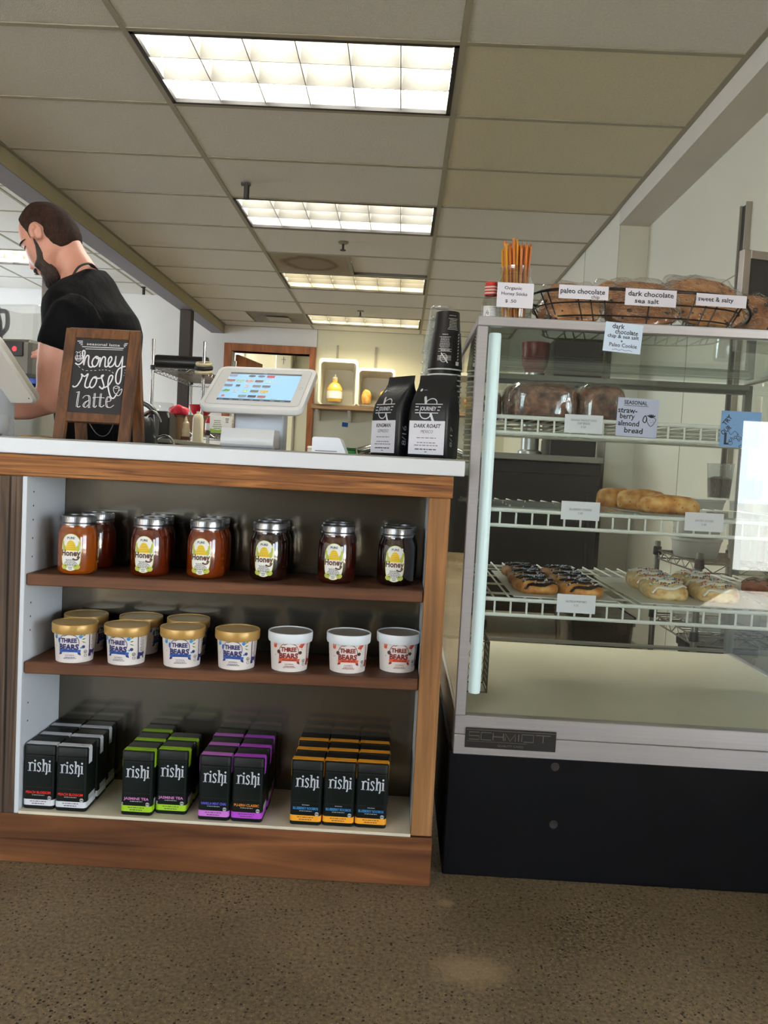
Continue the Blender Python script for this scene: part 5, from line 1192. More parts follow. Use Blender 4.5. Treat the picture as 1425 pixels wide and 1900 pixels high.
t = thing('receipt_reader', 'white card reader dock at the far left of the counter', 'card reader', (-1.015, 1.95, ZT+.0005))
b = MB(); rloft(b, [(.118, .05, .010, .008), (.124, .056, .012, .016), (.124, .056, .012, .050), (.120, .052, .010, .053)], 5); obj('reader_body', b, M_wp2, t)
b = MB(); rloft(b, [(.09, .05, .008, 0), (.09, .05, .008, .0078)]); obj('foot', b, M_foot, t)

# ---------------------------------------------------------------- coffee bags
M_bag = mat('matt_black_bag', (17, 18, 21), .45, bump=.2, bscale=26, spec=.35); M_bagp = mat('bag_print_white', (214, 216, 220), .5); M_sticker = mat('bag_sticker', (222, 220, 226), .5); M_txt = mat('sticker_text', (44, 42, 48), .5); M_txt2 = mat('sticker_text_grey', (130, 126, 134), .5)
BL = [(.092, .064, 0), (.098, .070, .004), (.098, .070, .098), (.097, .064, .118), (.095, .046, .140), (.092, .020, .158), (.090, .006, .170), (.090, .004, .186)]
def bagD(z):
    for (a, c) in zip(BL, BL[1:]):
        if a[2] <= z <= c[2]: return a[1]+(c[1]-a[1])*(z-a[2])/(c[2]-a[2])
    return .004
def coffee_bag(loc, rz, label, name1, name2, date):
    t = thing('coffee_bag', label, 'coffee bag', loc, rz, 'coffee bags on the counter')
    b = MB(); vs = []; fs = []; n = 4; kk = 4*(n+1)
    for (w, d, z) in BL:
        pts = rrect(w, d, min(.010, d*.3), n)
        if .1 < z < .165: # pinch the side gusset
            pts = [(x*(1-.10*(1-min(1, abs(y)/(d/2+1e-6)))), y) for x, y in pts]
        vs += [(x, y+.012*max(0, z-.11)/.07, z) for x, y in pts]
    for i in range(len(BL)-1):
        for j in range(kk): j2 = (j+1) % kk; fs.append((i*kk+j, i*kk+j2, (i+1)*kk+j2, (i+1)*kk+j))
    fs.append(tuple(range(kk))[::-1]); fs.append(tuple((len(BL)-1)*kk+j for j in range(kk))); b.add(vs, fs); obj('bag_body', b, M_bag, t, angle=50)
    fn = lambda x, y, h: V((x, -bagD(y)/2-.0004-h+.012*max(0, y-.11)/.07, y))
    k = Ink(); k.rect(-.043, .008, .043, .0815, 0, 1)
    k.text(name1, 0, .0665, .0115, 1, 3, shear=.2, bold=.03, fit=min(.064, .0062*len(name1)+.008)); k.text(name2, 0, .0545, .0098, 1, 3, shear=.2, fit=.0042*len(name2)+.004)
    k.lines(0, .0440, .066, 1, .003, .0020, 2, 3, seed=3); k.lines(0, .0335, .062, 2, .0058, .0022, 2, 3, seed=4); k.lines(0, .0190, .058, 1, .003, .0022, 1, 3, seed=6); k.lines(0, .0135, .008, 1, .003, .002, 1, 3, seed=7)
    k.put('sticker', [M_sticker, M_txt, M_txt2], fn, t)
    k = Ink(); c0 = .1085; P = lambda x, y: (x*.0098, c0+y*.0098)
    sk = lambda pts, w: k.stroke([P(*p) for p in pts], w*.0098, 0, 3)
    k.text('JOURNEY', 0, c0-.0045, .0125, 0, 3, bold=.02, fit=.040)
    sk([(-3.3, 1.0), (3.4, 1.0)], .18); sk([(-3.1, -1.0), (2.6, -1.0)], .18)
    for y in (.36, -.36): sk([(-3.3+abs(y)*.3, y), (-2.35, y)], .2); sk([(2.3, y), (3.1-(.36-y)*.3, y)], .2)
    k.stroke([P(.55+1.35*math.cos(a), 1.05+1.25*math.sin(a)) for a in [math.radians(q) for q in range(0, 176, 11)]], .0021, 0, 3); k.stroke([P(-.55+1.35*math.cos(a), -1.05+1.25*math.sin(a)) for a in [math.radians(q) for q in range(180, 356, 11)]], .0021, 0, 3)
    sk([(-.75, 1.1), (-1.3, 2.5)], .55); sk([(.75, -1.1), (1.35, -2.6)], .55); k.ell(*P(-1.32, 2.6), .0028, .0026, 0, 3, 8); k.ell(*P(1.4, -2.7), .003, .0028, 0, 3, 8)
    k.ell(-.030, .1515, .0028, .0035, 0, 3, 8); k.lines(-.020, .1515, .008, 1, .002, .001, 0, 3, seed=2)
    f2 = lambda x, y, h: V((x, -bagD(min(.186, max(0, y)))/2-.0008-h+.012*max(0, y-.11)/.07, y))
    vs2 = k.mb(f2); link('bag_logo', vs2.mesh('bag_logo', [M_bagp], smooth=False, fix=False), t)
    k = Ink(); k.text(date, 0, 0, .017, 0, 3, shear=.1, fit=.044); k.put('date_writing', [mat('silver_pen', (176, 178, 184), .4)], flat((.0493, -.008, .048), (0, 0, 1), (0, -1, 0)), t)
    return t
coffee_bag((.069, 1.831, ZT+.0005), math.radians(-27), 'large black coffee bag with dark roast label next to the case', 'DARK ROAST', 'MEXICO', '8/17')
coffee_bag((-.017, 1.892, ZT+.0005), math.radians(-50), 'black coffee bag with espresso label turned to the left', 'KINGMAN', 'ESPRESSO', '8/16')

# ---------------------------------------------------------------- cup stacks
M_cup = mat('dark_brown_cup', (22, 17, 17), .4, spec=.35); M_rimw = mat('cup_rim_white', (222, 220, 214), .5); M_ccup = thin_glass('clear_cup_plastic', (246, 248, 248), 1.4, milk=.05)
ch, cr0, cr1 = .150, .0425, .0300
def cupr(z): return cr0+(cr1-cr0)*z/ch
b = MB(); b.lathe([(cr0+.0012, .0035), (cupr(.004), .004), (cr1, ch-.001), (cr1-.001, ch), (cr1-.003, ch), (cr1-.004, ch-.006), (0, ch-.006)], 36, cap=False); cupm = b.mesh('cup_wall', M_cup)
b = MB(); b.tube([((cr0+.0006)*math.cos(a*PI/18), (cr0+.0006)*math.sin(a*PI/18), .002) for a in range(36)], .0021, 6, closed=True); rimm = b.mesh('cup_rim', M_rimw)
cxp = PY(826, 690, 2.12); cx_, cy_ = cxp.x-.001, 2.12
NTH = ('first', 'second', 'third', 'fourth', 'fifth', 'sixth', 'seventh', 'eighth', 'ninth', 'tenth', 'eleventh', 'twelfth', 'thirteenth', 'fourteenth', 'fifteenth', 'sixteenth', 'seventeenth', 'eighteenth')
nst = 18; zb = ZT+.0006; step = (1.1445-zb)/(nst-1)
for q in range(nst):
    top = q == nst-1
    t = thing('paper_cup', 'topmost sleeved dark paper cup of the upside-down stack' if top else '%s dark paper cup from the top of the nested stack' % NTH[nst-1-q], 'cup', (cx_, cy_, zb+q*step), 0, 'nested dark paper cups')
    link('cup_wall', cupm, t); link('cup_rim', rimm, t)
    if top:
        b = MB(); b.lathe([(cupr(.003)+.0022, .006), (cupr(.006)+.0024, .0065), (cupr(.097)+.0016, .097), (cupr(.097)+.0006, .0972)], 36, cap=False); obj('cup_sleeve', b, M_cup, t)
        k = Ink(); k.lines(-.002, .089, .022, 1, .003, .0016, 0, 3, seed=1); k.lines(-.002, .083, .029, 10, .0034, .0011, 0, 3, seed=2); k.rect(-.018, .0455, .016, .0463, 0, 3); k.rect(-.018, .0515, .016, .0522, 0, 3); k.lines(0, .0488, .028, 1, .003, .0022, 0, 3, seed=9)
        k.stroke([(-.003+.0088*math.cos(a*PI/9), .0295+.0105*math.sin(a*PI/9)) for a in range(18)], .0013, 0, 3, closed=True); k.stroke([(-.010, .042), (.008, .017)], .0026, 0, 3)
        for y in (.034, .0305, .0270, .0235): k.rect(-.019, y, -.012 if y in (.0305, .027) else .016, y+.0012, 0, 3); k.rect(.006, y, .016, y+.0012, 0, 3)
        k.text('JOURNEY', -.002, .0272, .0072, 0, 4, fit=.020, bold=.02)
        k.rect(.030, .012, .040, .022, 0, 3)
        for q2 in range(9): k.poly([(.0345, .024+.0080*q2), (.0385, .027+.0080*q2), (.0385, .031+.0080*q2), (.0345, .028+.0080*q2)], 0, 3)
        k.put('sleeve_print', [M_rimw], wrap(cupr(0)+.0031, 0, (cr1-cr0)/ch-.008, -PI/2-.1), t)
        k = Ink(); k.lines(.012, .138, .026, 1, .003, .0012, 0, 3, seed=4); k.lines(.014, .130, .030, 8, .0039, .0011, 0, 3, seed=5); k.put('cup_print', [M_rimw], wrap(cupr(0)+.0004, 0, (cr1-cr0)/ch, -PI/2), t)
b = MB(); b.lathe([(.047, 0), (.0485, .001), (.0485, .004), (.0465, .005), (.0300, .118), (.0305, .122), (.0290, .1235), (.0200, .1235), (.0190, .120), (0, .120)], 32, cap=False); ccm = b.mesh('clear_cup', M_ccup)
c2 = PY(824, 640, 2.235)
for q in range(11):
    o = link('clear_cup', ccm, None, (c2.x-.012, 2.2135, ZT+.0006+q*.0285)); tag(o, 'topmost clear plastic cup above the dark cup stack' if q == 10 else '%s clear plastic cup from the top of the clear nested stack' % NTH[10-q], 'cup', 'nested clear cups')
# ================================================================ behind the counter
M_chr = mat('chrome_wire', (176, 176, 178), .25, 1.0); M_chrd = mat('dull_chrome_wire', (120, 118, 112), .35, .9); M_ss = mat('stainless_sheet', (150, 150, 144), .35, .85)
M_blk = mat('black_plastic', (20, 20, 22), .4); M_blk2 = mat('black_painted_steel', (26, 24, 24), .5, var=.15, vscale=6); M_redp = mat('red_plastic', (176, 28, 40), .35); M_kraft = mat('kraft_card', (120, 92, 66), .8)
def rack(name, label, x0, x1, y0, y1, ztop, shelves, pr=.0125, m=M_chr, n=14):
    t = thing(name, label, 'wire rack', ((x0+x1)/2, (y0+y1)/2, 0)); hx, hy = (x1-x0)/2, (y1-y0)/2
    for (sx, sy) in ((-1, -1), (1, -1), (1, 1), (-1, 1)):
        b = MB(); b.lathe([(0, 0), (pr, 0), (pr, ztop), (pr*.8, ztop+.004), (0, ztop+.004)], 12)
        p = obj('post', b, m, t, loc=(sx*hx, sy*hy, 0))
        for z in shelves: b = MB(); b.lathe([(pr+.001, -.018), (pr+.005, -.016), (pr+.004, .014), (pr+.001, .016)], 12, cap=False); obj('clip_collar', b, M_blk, p, loc=(0, 0, z))
    for z in shelves:
        b = MB()
        for (a, c) in (((-hx, -hy), (hx, -hy)), ((hx, -hy), (hx, hy)), ((hx, hy), (-hx, hy)), ((-hx, hy), (-hx, -hy))):
            b.tube([(a[0], a[1], 0), (c[0], c[1], 0)], .003, 6); b.tube([(a[0], a[1], -.03), (c[0], c[1], -.03)], .003, 6)
            L_ = math.hypot(c[0]-a[0], c[1]-a[1]); q = max(4, int(L_/.045))
            pts = [(a[0]+(c[0]-a[0])*i/q, a[1]+(c[1]-a[1])*i/q, -.03 if i % 2 else 0) for i in range(q+1)]; b.tube(pts, .002, 5)
        s = obj('shelf', b, m, t, loc=(0, 0, z))
        for i in range(n): y = -hy+2*hy*(i+.5)/n; b = MB(); b.tube([(-hx, y, .002), (hx, y, .002)], .002, 5); obj('shelf_wire', b, m, s)
        b = MB(); b.tube([(-hx/3, -hy, -.003), (-hx/3, hy, -.003)], .003, 5); b.tube([(hx/3, -hy, -.003), (hx/3, hy, -.003)], .003, 5); obj('brace_wire', b, m, s)
    return t
rack('chrome_rack', 'tall chrome wire rack behind the chalkboard sign', -1.792, -1.428, 5.8, 6.87, 1.70, (1.505, 1.065, .3), n=24)
rack('chrome_rack', 'low chrome rack half hidden behind the tablet till', -1.38, -.98, 5.8, 6.4, 1.072, (1.062, .35), n=14)
t = thing('black_roll', 'long black roll lying on the tall chrome rack', 'roll', (-1.62, 5.93, 1.515)); b = MB(); b.lathe([(0, -.19), (.045, -.19), (.048, -.18), (.048, .18), (.045, .19), (0, .19)], 24); obj('roll_body', b, M_blk, t, loc=(0, 0, .048), rot=(0, PI/2, 0))
t = thing('strap_coil', 'beige and black strap coil hung on the chrome rack post', 'strap', (-1.428, 5.8, 1.52)); 
for q, (r_, m_) in enumerate(((.055, mat('strap_beige', (196, 182, 150), .8)), (.058, M_blk), (.05, MATS['strap_beige']))): b = MB(); b.tube([(r_*math.cos(a*PI/10), r_*.8*math.sin(a*PI/10), -.03+.028*q+.012*math.sin(a*PI/10)) for a in range(20)], .010, 6, closed=True, squash=1.4); obj('strap_loop', b, m_, t)
# steel worktable
t = thing('steel_worktable', 'long stainless worktable in front of the chrome rack', 'table', (-1.72, 5.05, 0)); b = MB(); b.box((-.5, -.75, .955), (.5, .68, .978), .003); obj('table_top', b, M_ss, t, smooth=False)
for (sx, sy) in ((-1, -1), (1, -1), (1, 1), (-1, 1)): b = MB(); b.lathe([(.019, 0), (.019, .954)], 12); obj('leg', b, M_chrd, t, loc=(sx*.46, sy*.62, 0))
b = MB(); b.box((-.45, -.7, .6), (.45, .62, .62), .002); obj('under_shelf', b, M_blk2, t, smooth=False)
b = MB(); b.box((-.48, -.72, .865), (.48, .64, .952)); obj('drawer_band', b, M_blk2, t, smooth=False)
ZB = .9785
def at(px, py, Y, z): p = PY(px, py, Y); return (p.x, Y, z)
t = thing('grinder', 'black grinder on the steel worktable behind the carafe', 'grinder', at(301, 790, 4.62, ZB)); b = MB(); rloft(b, [(.125, .16, .01, 0), (.125, .16, .01, .12), (.10, .12, .02, .15), (.06, .07, .02, .158)]); obj('grinder_body', b, M_blk, t); b = MB(); rloft(b, [(.07, .07, .02, .158), (.11, .11, .03, .20), (.11, .11, .03, .205)]); obj('hopper', b, M_ccup, t)
t = thing('honey_bear', 'clear bear-shaped bottle on the steel worktable edge', 'bottle', at(345, 790, 4.52, ZB)); b = MB(); b.lathe([(0, 0), (.020, 0), (.024, .01), (.021, .035), (.024, .055), (.019, .075), (.021, .088), (.016, .10), (.008, .106), (0, .106)], 20); obj('bottle_body', b, mat('pale_syrup', (196, 176, 140), .2, coat=.6, trans=.4), t); b = MB(); b.lathe([(.009, .106), (.009, .112), (.003, .13), (0, .131)], 12); obj('nozzle_cap', b, MATS['strap_beige'], t); b = MB(); b.lathe([(.0245, .002), (.0252, .004), (.0245, .02)], 20, cap=False); obj('syrup_level', b, mat('dark_syrup', (80, 36, 20), .2), t)
t = thing('squeeze_bottle', 'tall cream squeeze bottle beside the chrome rack post', 'bottle', at(367, 800, 4.95, ZB)); b = MB(); rloft(b, [(.062, .05, .012, 0), (.064, .052, .014, .01), (.060, .05, .014, .14), (.05, .04, .014, .165), (.03, .03, .01, .170)]); obj('bottle_body', b, mat('cream_plastic', (214, 208, 178), .4), t)
b = MB(); b.lathe([(.012, .170), (.012, .185), (0, .186)], 12); obj('cap', b, MATS['cream_plastic'], t)
t = thing('kraft_box', 'brown carton on the low shelf under the red bowl', 'box', (-1.565, 6.25, 1.0685)); b = MB(); b.box((-.12, -.15, 0), (.12, .15, .13), .003); obj('carton_body', b, M_kraft, t, smooth=False); b = MB(); b.box((-.12, -.025, .1302), (.12, .025, .1308)); obj('packing_tape', b, MATS['strap_beige'], t, smooth=False)
t = thing('red_bowl', 'red plastic bowl on the brown carton in the rack', 'bowl', (-1.535, 6.2, 1.2)); b = MB(); b.lathe([(0, .003), (.05, 0), (.075, .03), (.088, .075), (.085, .075), (.07, .03), (.045, .008), (0, .008)], 28); obj('bowl_body', b, M_redp, t); b = MB(); b.tube([(.088*math.cos(a*PI/14), .088*math.sin(a*PI/14), .076) for a in range(28)], .004, 6, closed=True); obj('bowl_rim', b, M_redp, t)
t = thing('brown_canister', 'small brown canister under the crumpled red bag', 'canister', (PY(333, 745, 4.78).x, 4.78, ZB)); b = MB(); b.lathe([(0, 0), (.038, 0), (.04, .004), (.04, .135)], 20); obj('canister_body', b, M_kraft, t); b = MB(); b.lathe([(.0415, .1352), (.0415, .15), (0, .15)], 20); obj('canister_lid', b, mat('canister_lid_brown', (92, 64, 44), .5), t)
t = thing('red_bag', 'crumpled red plastic bag on the small brown canister', 'bag', (PY(333, 745, 4.78).x, 4.78, ZB+.1505)); obj('bag_folds', lump(.056, .05, .034, 2.4, 32, 16, .16, 26, 5), mat('red_film_bag', (206, 36, 62), .3, coat=.3, bump=.8, bscale=60), t)
t = thing('tea_carton', 'white and green printed carton on the low chrome rack', 'carton', at(410, 788, 5.93, 1.0665)); b = MB(); b.box((-.075, -.03, 0), (.075, .03, .125), .002); obj('carton_body', b, M_wp, t, smooth=False)
k = Ink(); k.poly([(-.073, .004), (.073, .004), (.073, .03), (.03, .034), (-.01, .022), (-.073, .032)], 1, 1); k.lines(-.02, .09, .07, 5, .014, .006, 2, 3, seed=3); k.lines(.05, .105, .03, 3, .012, .007, 0, 3, seed=5); k.put('carton_print', [M_ink, mat('carton_green', (140, 180, 60), .5), M_olive], flat((0, -.0303, 0), (1, 0, 0), (0, 0, 1)), t)
t = thing('sauce_bottle', 'small red and white bottle beside the green carton', 'bottle', at(387, 785, 5.96, 1.0665)); b = MB(); b.lathe([(0, 0), (.022, 0), (.024, .01), (.024, .08), (.012, .10), (.012, .11), (0, .11)], 18); obj('bottle_body', b, M_redp, t); b = MB(); b.lathe([(.0245, .02), (.0245, .07)], 18, cap=False); obj('bottle_label', b, M_label, t)
# sink cabinet directly behind the counter with tap and carafe
t = thing('sink_cabinet', 'dark back counter cabinet behind the barista area', 'cabinet', (-1.22, 3.2, 0)); b = MB(); b.box((-.95, -.35, .05), (.45, .6, .83), .004); obj('cabinet_body', b, M_blk2, t, smooth=False); b = MB(); b.box((-.97, -.37, .8305), (.47, .62, .858), .003); obj('cabinet_top', b, M_ss, t, smooth=False); b = MB(); b.box((-.93, -.3, 0), (.43, .58, .049)); obj('plinth', b, M_blk, t, smooth=False)
for q in (-.62, -.2, .22): b = MB(); b.box((q-.19, -.358, .08), (q+.19, -.3505, .80), .003); d = obj('cabinet_door', b, M_blk2, t, smooth=False); b = MB(); b.tube([(q+.15, -.36, .62), (q+.15, -.385, .63), (q+.15, -.385, .73), (q+.15, -.36, .74)], .004, 6); obj('door_pull', b, M_ss, d)
t = thing('tap', 'dark curved tap rising beside the chalkboard sign', 'tap', at(287, 830, 3.05, .8585)); b = MB(); b.tube(catmull([(0, 0, 0), (0, 0, .10), (.0, 0, .16), (-.012, 0, .20), (-.045, 0, .222), (-.075, 0, .215)], 6), .011, 10); obj('spout', b, mat('tap_dark', (86, 86, 84), .35, .7), t); b = MB(); b.lathe([(.026, 0), (.026, .012), (.014, .02), (.014, .05)], 16); obj('tap_base', b, MATS['tap_dark'], t)
t = thing('thermal_carafe', 'black carafe with round chrome handle behind the chalkboard', 'carafe', at(262, 830, 2.9, .8585)); b = MB(); b.lathe([(0, 0), (.05, 0), (.053, .006), (.05, .12), (.042, .15), (.030, .165), (0, .165)], 28); obj('carafe_body', b, M_blk, t)
b = MB(); b.tube([(.046+.036+.036*math.cos(a*PI/10-2.6), 0, .066+.036*math.sin(a*PI/10-2.6)) for a in range(17)], .0045, 8); obj('handle', b, M_chr, t)
b = MB(); b.tube(catmull([(.0, 0, .165), (.025, 0, .182), (.05, 0, .178), (.068, 0, .150)], 5), [.010, .009, .009, .008, .008, .008, .008, .008, .007, .007, .006, .006, .005, .005, .004, .003][:16], 8); obj('pour_lever', b, M_chr, t)
# espresso machine at the left edge
em = thing('espresso_machine', 'grey steel espresso machine with red numbers at the left edge', 'espresso machine', (-1.72, 3.36, .8585), math.radians(-10))
b = MB(); b.box((-.36, -.24, .30), (.36, .26, .44), .012); obj('head_unit', b, mat('machine_head_grey', (104, 102, 92), .4, .3), em, smooth=False); b = MB(); b.box((-.36, .02, .05), (.36, .26, .30), .006); obj('back_body', b, mat('machine_grey', (50, 48, 46), .4, .3), em, smooth=False); b = MB(); b.box((-.37, -.24, 0), (.37, .26, .05), .006); obj('drip_tray', b, M_ss, em, smooth=False)
b = MB(); b.box((.11, -.2445, .375), (.33, -.240, .43), .002); dp = obj('display', b, M_blk, em, smooth=False); k = Ink(); k.text('93.0', .20, .388, .036, 0, 2, bold=.03); k.ell(.295, .402, .009, .009, 0, 2, 10); k.put('display_digits', [mat('led_red', (255, 40, 50), .3, emit=2.5)], flat((0, -.2448, 0), (1, 0, 0), (0, 0, 1)), dp)
for q, zq in ((.07, .402), (.30, .33)): b = MB(); b.box((q-.014, -.250, zq-.022), (q+.014, -.2405, zq+.022), .004); obj('button', b, MATS['cream_plastic'], em, smooth=False)
for q in (-.2, .2): b = MB(); b.lathe([(.035, .22), (.035, .30)], 18); g = obj('group_head', b, M_chr, em, loc=(q, -.12, 0)); b = MB(); b.tube([(0, -.03, .235), (0, -.18, .225)], .014, 10); obj('portafilter', b, M_blk, g)
t = thing('clear_bin', 'clear plastic bin on top of the espresso machine', 'bin', at(52, 600, 3.25, 1.2992)); t.rotation_euler = (0, 0, math.radians(-14)); b = MB(); vs = []
rloft(b, [(.19, .14, .02, .002), (.20, .15, .02, .006), (.225, .175, .02, .135), (.235, .185, .022, .138), (.232, .182, .022, .142)], cap=False); b.add([(x, y, .004) for x, y in rrect(.196, .146, .02)], [tuple(range(20))]); obj('bin_wall', b, thin_glass('bin_plastic', (226, 226, 222), 1.6, milk=.12), t)
t = thing('coffee_pot', 'black coffee pot on the espresso machine at the left edge', 'pot', at(-24, 590, 3.2, 1.2992)); b = MB(); b.lathe([(0, 0), (.05, 0), (.058, .02), (.055, .08), (.045, .12), (.048, .135), (0, .14)], 28); obj('pot_body', b, M_blk, t); b = MB(); b.tube(catmull([(.05, 0, .12), (.078, 0, .115), (.080, 0, .06), (.058, 0, .03)], 5), .009, 8); obj('pot_handle', b, M_blk, t)
t = thing('lidded_tub', 'grey tub with bright blue lid beside the barista arm', 'tub', at(48, 680, 2.93, .8585)); b = MB(); rloft(b, [(.17, .17, .03, 0), (.20, .20, .03, .245)]); obj('tub_body', b, mat('tub_grey', (150, 148, 136), .5), t)
b = MB(); rloft(b, [(.222, .222, .035, -.004), (.226, .226, .035, .008), (.215, .215, .035, .014), (.20, .20, .03, .015)]); obj('tub_lid', b, mat('blue_lid', (34, 74, 170), .4), t, loc=(0, 0, .255), rot=(-.12, .10, 0))
t = thing('bar_board', 'grey steel ledge behind the left end of the counter', 'ledge', (-1.12, 2.335, 0)); b = MB(); b.box((-.5, -.045, 0), (.2, .045, .907), .003); obj('ledge_body', b, mat('ledge_grey', (110, 108, 96), .6), t, smooth=False)
t = thing('folded_cloth', 'folded tan bar cloth lying at the left behind the counter', 'cloth', (PY(66, 795, 2.33).x, 2.335, .9075)); obj('cloth_folds', lump(.052, .036, .0135, 4, 36, 14, .10, 42, 3), mat('tan_cloth', (206, 178, 126), .9, bump=.4, bscale=150), t)
# ---------------------------------------------------------------- back wall
sh_ = thing('wall_shelf', 'wooden wall shelf carrying the two white bins', 'shelf', (-.45, 9.43, 1.49)); b = MB(); b.box((-.58, -.34, 0), (.7, -.004, .05), .003); obj('shelf_plank', b, wood('shelf_plank_wood', (110, 84, 62), (140, 112, 86), (160, 132, 104), 'x', .6), sh_, smooth=False)
for x in (-.52, -.16, .5): b = MB(); b.prism([(-.3, -.005), (-.004, -.005), (-.004, -.12), (-.03, -.12)], x-.015, x+.015, 'x'); obj('bracket', b, M_wallw, sh_, smooth=False)
for x in (-.34, .1): b = MB(); b.box((x-.012, -.016, .05), (x+.012, -.002, .75)); obj('wall_track', b, MATS['standard_grey'], sh_, smooth=False)
M_bin = mat('bin_white_plastic', (236, 232, 214), .35)
def bin_(px0, py0, px1, py1, label, rz):
    a, c = PY(px0, py0, 9.1), PY(px1, py1, 9.1); w, h_ = c.x-a.x, a.z-c.z
    t = thing('storage_bin', label, 'bin', ((a.x+c.x)/2, 9.1, 1.5405), rz, 'white bins on the wall shelf'); b = MB(); n = 5; kk = 4*(n+1)
    lv = [(w*.80, h_*.84, .05, .30), (w*.96, h_*.96, .04, .02), (w*1.0, h_*1.0, .04, .0), (w*1.0, h_*1.0, .04, -.012), (w*.90, h_*.92, .035, -.012), (w*.90, h_*.92, .035, .01), (w*.78, h_*.82, .045, .288)]
    vs = []; fs = []
    for (ww, hh, r_, y) in lv: vs += [(x, y, z+h_/2-(h_-hh)*.5*(1 if y > .1 else 1)) for x, z in rrect(ww, hh, r_, n)]
    for i in range(len(lv)-1):
        for j in range(kk): j2 = (j+1) % kk; fs.append((i*kk+j, i*kk+j2, (i+1)*kk+j2, (i+1)*kk+j))
    fs.append(tuple(range(kk))); fs.append(tuple((len(lv)-1)*kk+j for j in range(kk))[::-1]); b.add(vs, fs); obj('bin_shell', b, M_bin, t); return t, w, h_
t, w, h_ = bin_(593, 666, 661, 755, 'larger white open bin on the wall shelf holding a honey jug', .04)
j = thing('honey_jug', 'honey jug standing inside the larger white bin', 'jug', (t.location.x-.04, 9.2, 1.5405+.035)); b = MB(); b.lathe([(0, 0), (.08, 0), (.088, .02), (.085, .12), (.088, .15), (.06, .2), (.03, .22), (.028, .25), (0, .25)], 24); obj('jug_body', b, mat('jug_honey', (222, 176, 84), .25, coat=.5), j); b = MB(); b.lathe([(.0885, .04), (.0875, .12)], 24, cap=False); obj('jug_label', b, M_label, j); b = MB(); b.lathe([(.03, .25), (.03, .275), (.012, .28), (.008, .31), (0, .31)], 16); obj('jug_cap', b, MATS['cream_plastic'], j)
t, w, h_ = bin_(664, 682, 730, 757, 'smaller white open bin on the wall shelf holding bread', .0)
for q, x in enumerate((-.1, .1)):
    t2 = thing('bread_roll', ('golden roll at the left inside the smaller white bin', 'golden roll at the right inside the smaller white bin')[q], 'bread', (t.location.x+x, 9.17, 1.5405+.03), 0, 'rolls in the white bin'); obj('roll_crust', lump(.055, .06, .1, 2.4, 24, 16, .08, 20, 30+q), crust('roll_gold', ((176, 116, 46), (214, 158, 76), (230, 186, 110)), 20) if q == 0 else MATS['roll_gold'], t2)
t = thing('rear_counter', 'low rear counter against the cream back wall', 'counter', (-.35, 9.1, 0)); b = MB(); b.box((-.72, -.28, 0), (1.2, .32, .88), .004); obj('counter_body', b, M_blk2, t, smooth=False); b = MB(); b.box((-.75, -.3, .8805), (1.22, .325, .915), .003); obj('counter_slab', b, mat('slab_grey_green', (110, 108, 94), .4), t, smooth=False)
ZR = .9155
def boxthing(nm, label, cat, px0, px1, Y, h_, d, m, lidm=None):
    a, c = PY(px0, 820, Y), PY(px1, 820, Y); t = thing(nm, label, cat, ((a.x+c.x)/2, Y, ZR)); w = (c.x-a.x)/2; b = MB(); b.box((-w, -d/2, 0), (w, d/2, h_*.8), .006); obj('case_body', b, m, t, smooth=False); b = MB(); b.box((-w*1.02, -d*.51, h_*.8+.0005), (w*1.02, d*.51, h_), .005); obj('case_lid', b, lidm or m, t, smooth=False)
boxthing('white_device', 'small white appliance at the left end of the rear counter', 'appliance', 573, 597, 8.95, .15, .2, M_wp)
boxthing('black_box', 'black box between the white appliance and the green box', 'box', 600, 624, 9.05, .17, .2, M_blk)
boxthing('green_box', 'bright green box on the rear counter below the blue tape', 'box', 627, 661, 8.98, .16, .2, mat('green_card', (16, 112, 40), .5), mat('green_card_dark', (20, 70, 36), .5))
boxthing('dark_green_box', 'low dark green box on the rear counter behind the coffee bag', 'box', 668, 700, 8.95, .075, .15, mat('green_tin', (20, 52, 36), .5))
p = PY(682, 804, 9.05); t = thing('chrome_cylinder', 'shiny chrome canister lying above the dark green box', 'canister', (p.x+.02, 9.12, ZR)); b = MB(); b.lathe([(0, -.13), (.04, -.13), (.045, -.12), (.045, .10), (.05, .105), (.05, .13), (.04, .13), (0, .12)], 20); obj('canister_body', b, M_chr, t, loc=(0, 0, .16), rot=(0, 1.25, 0)); b = MB(); b.box((-.04, -.04, 0), (.04, .04, .112), .003); obj('canister_cradle', b, M_blk, t, smooth=False)
p = PY(640, 788, 9.428); b = MB(); b.box((-.034, -.0012, -.025), (.034, 0, .025)); o = tag(obj('blue_tape', b, mat('painters_tape_blue', (34, 84, 158), .7), None, loc=(p.x, 9.4295, p.z), rot=(0, .06, 0), smooth=False), 'strip of blue tape stuck on the cream back wall', 'tape')
# back room contents
p = PY(527, 668, 10.9); t = thing('wall_dispenser', 'cream dispenser on the far wall seen through the doorway', 'dispenser', (p.x, 10.99, p.z-.2)); b = MB(); b.box((-.11, -.12, 0), (.11, 0, .3), .015); obj('dispenser_body', b, M_bin, t, smooth=False); b = MB(); b.box((-.004, -.123, .14), (.004, -.1205, .24)); b.box((-.03, -.123, .20), (.03, -.1205, .206)); obj('dispenser_mark', b, M_gap, t, smooth=False)
for q, px in enumerate((452, 549)):
    p = PY(px, 660, 10.98); b = MB(); b.box((-.012, -.02, 0), (.012, 0, 2.3)); tag(obj('wall_track', b, MATS['standard_grey'], None, loc=(p.x, 11.0, .1), smooth=False), ('shelf track on the far wall at the left of the doorway view', 'shelf track on the far wall right of the dispenser')[q], 'shelf track')
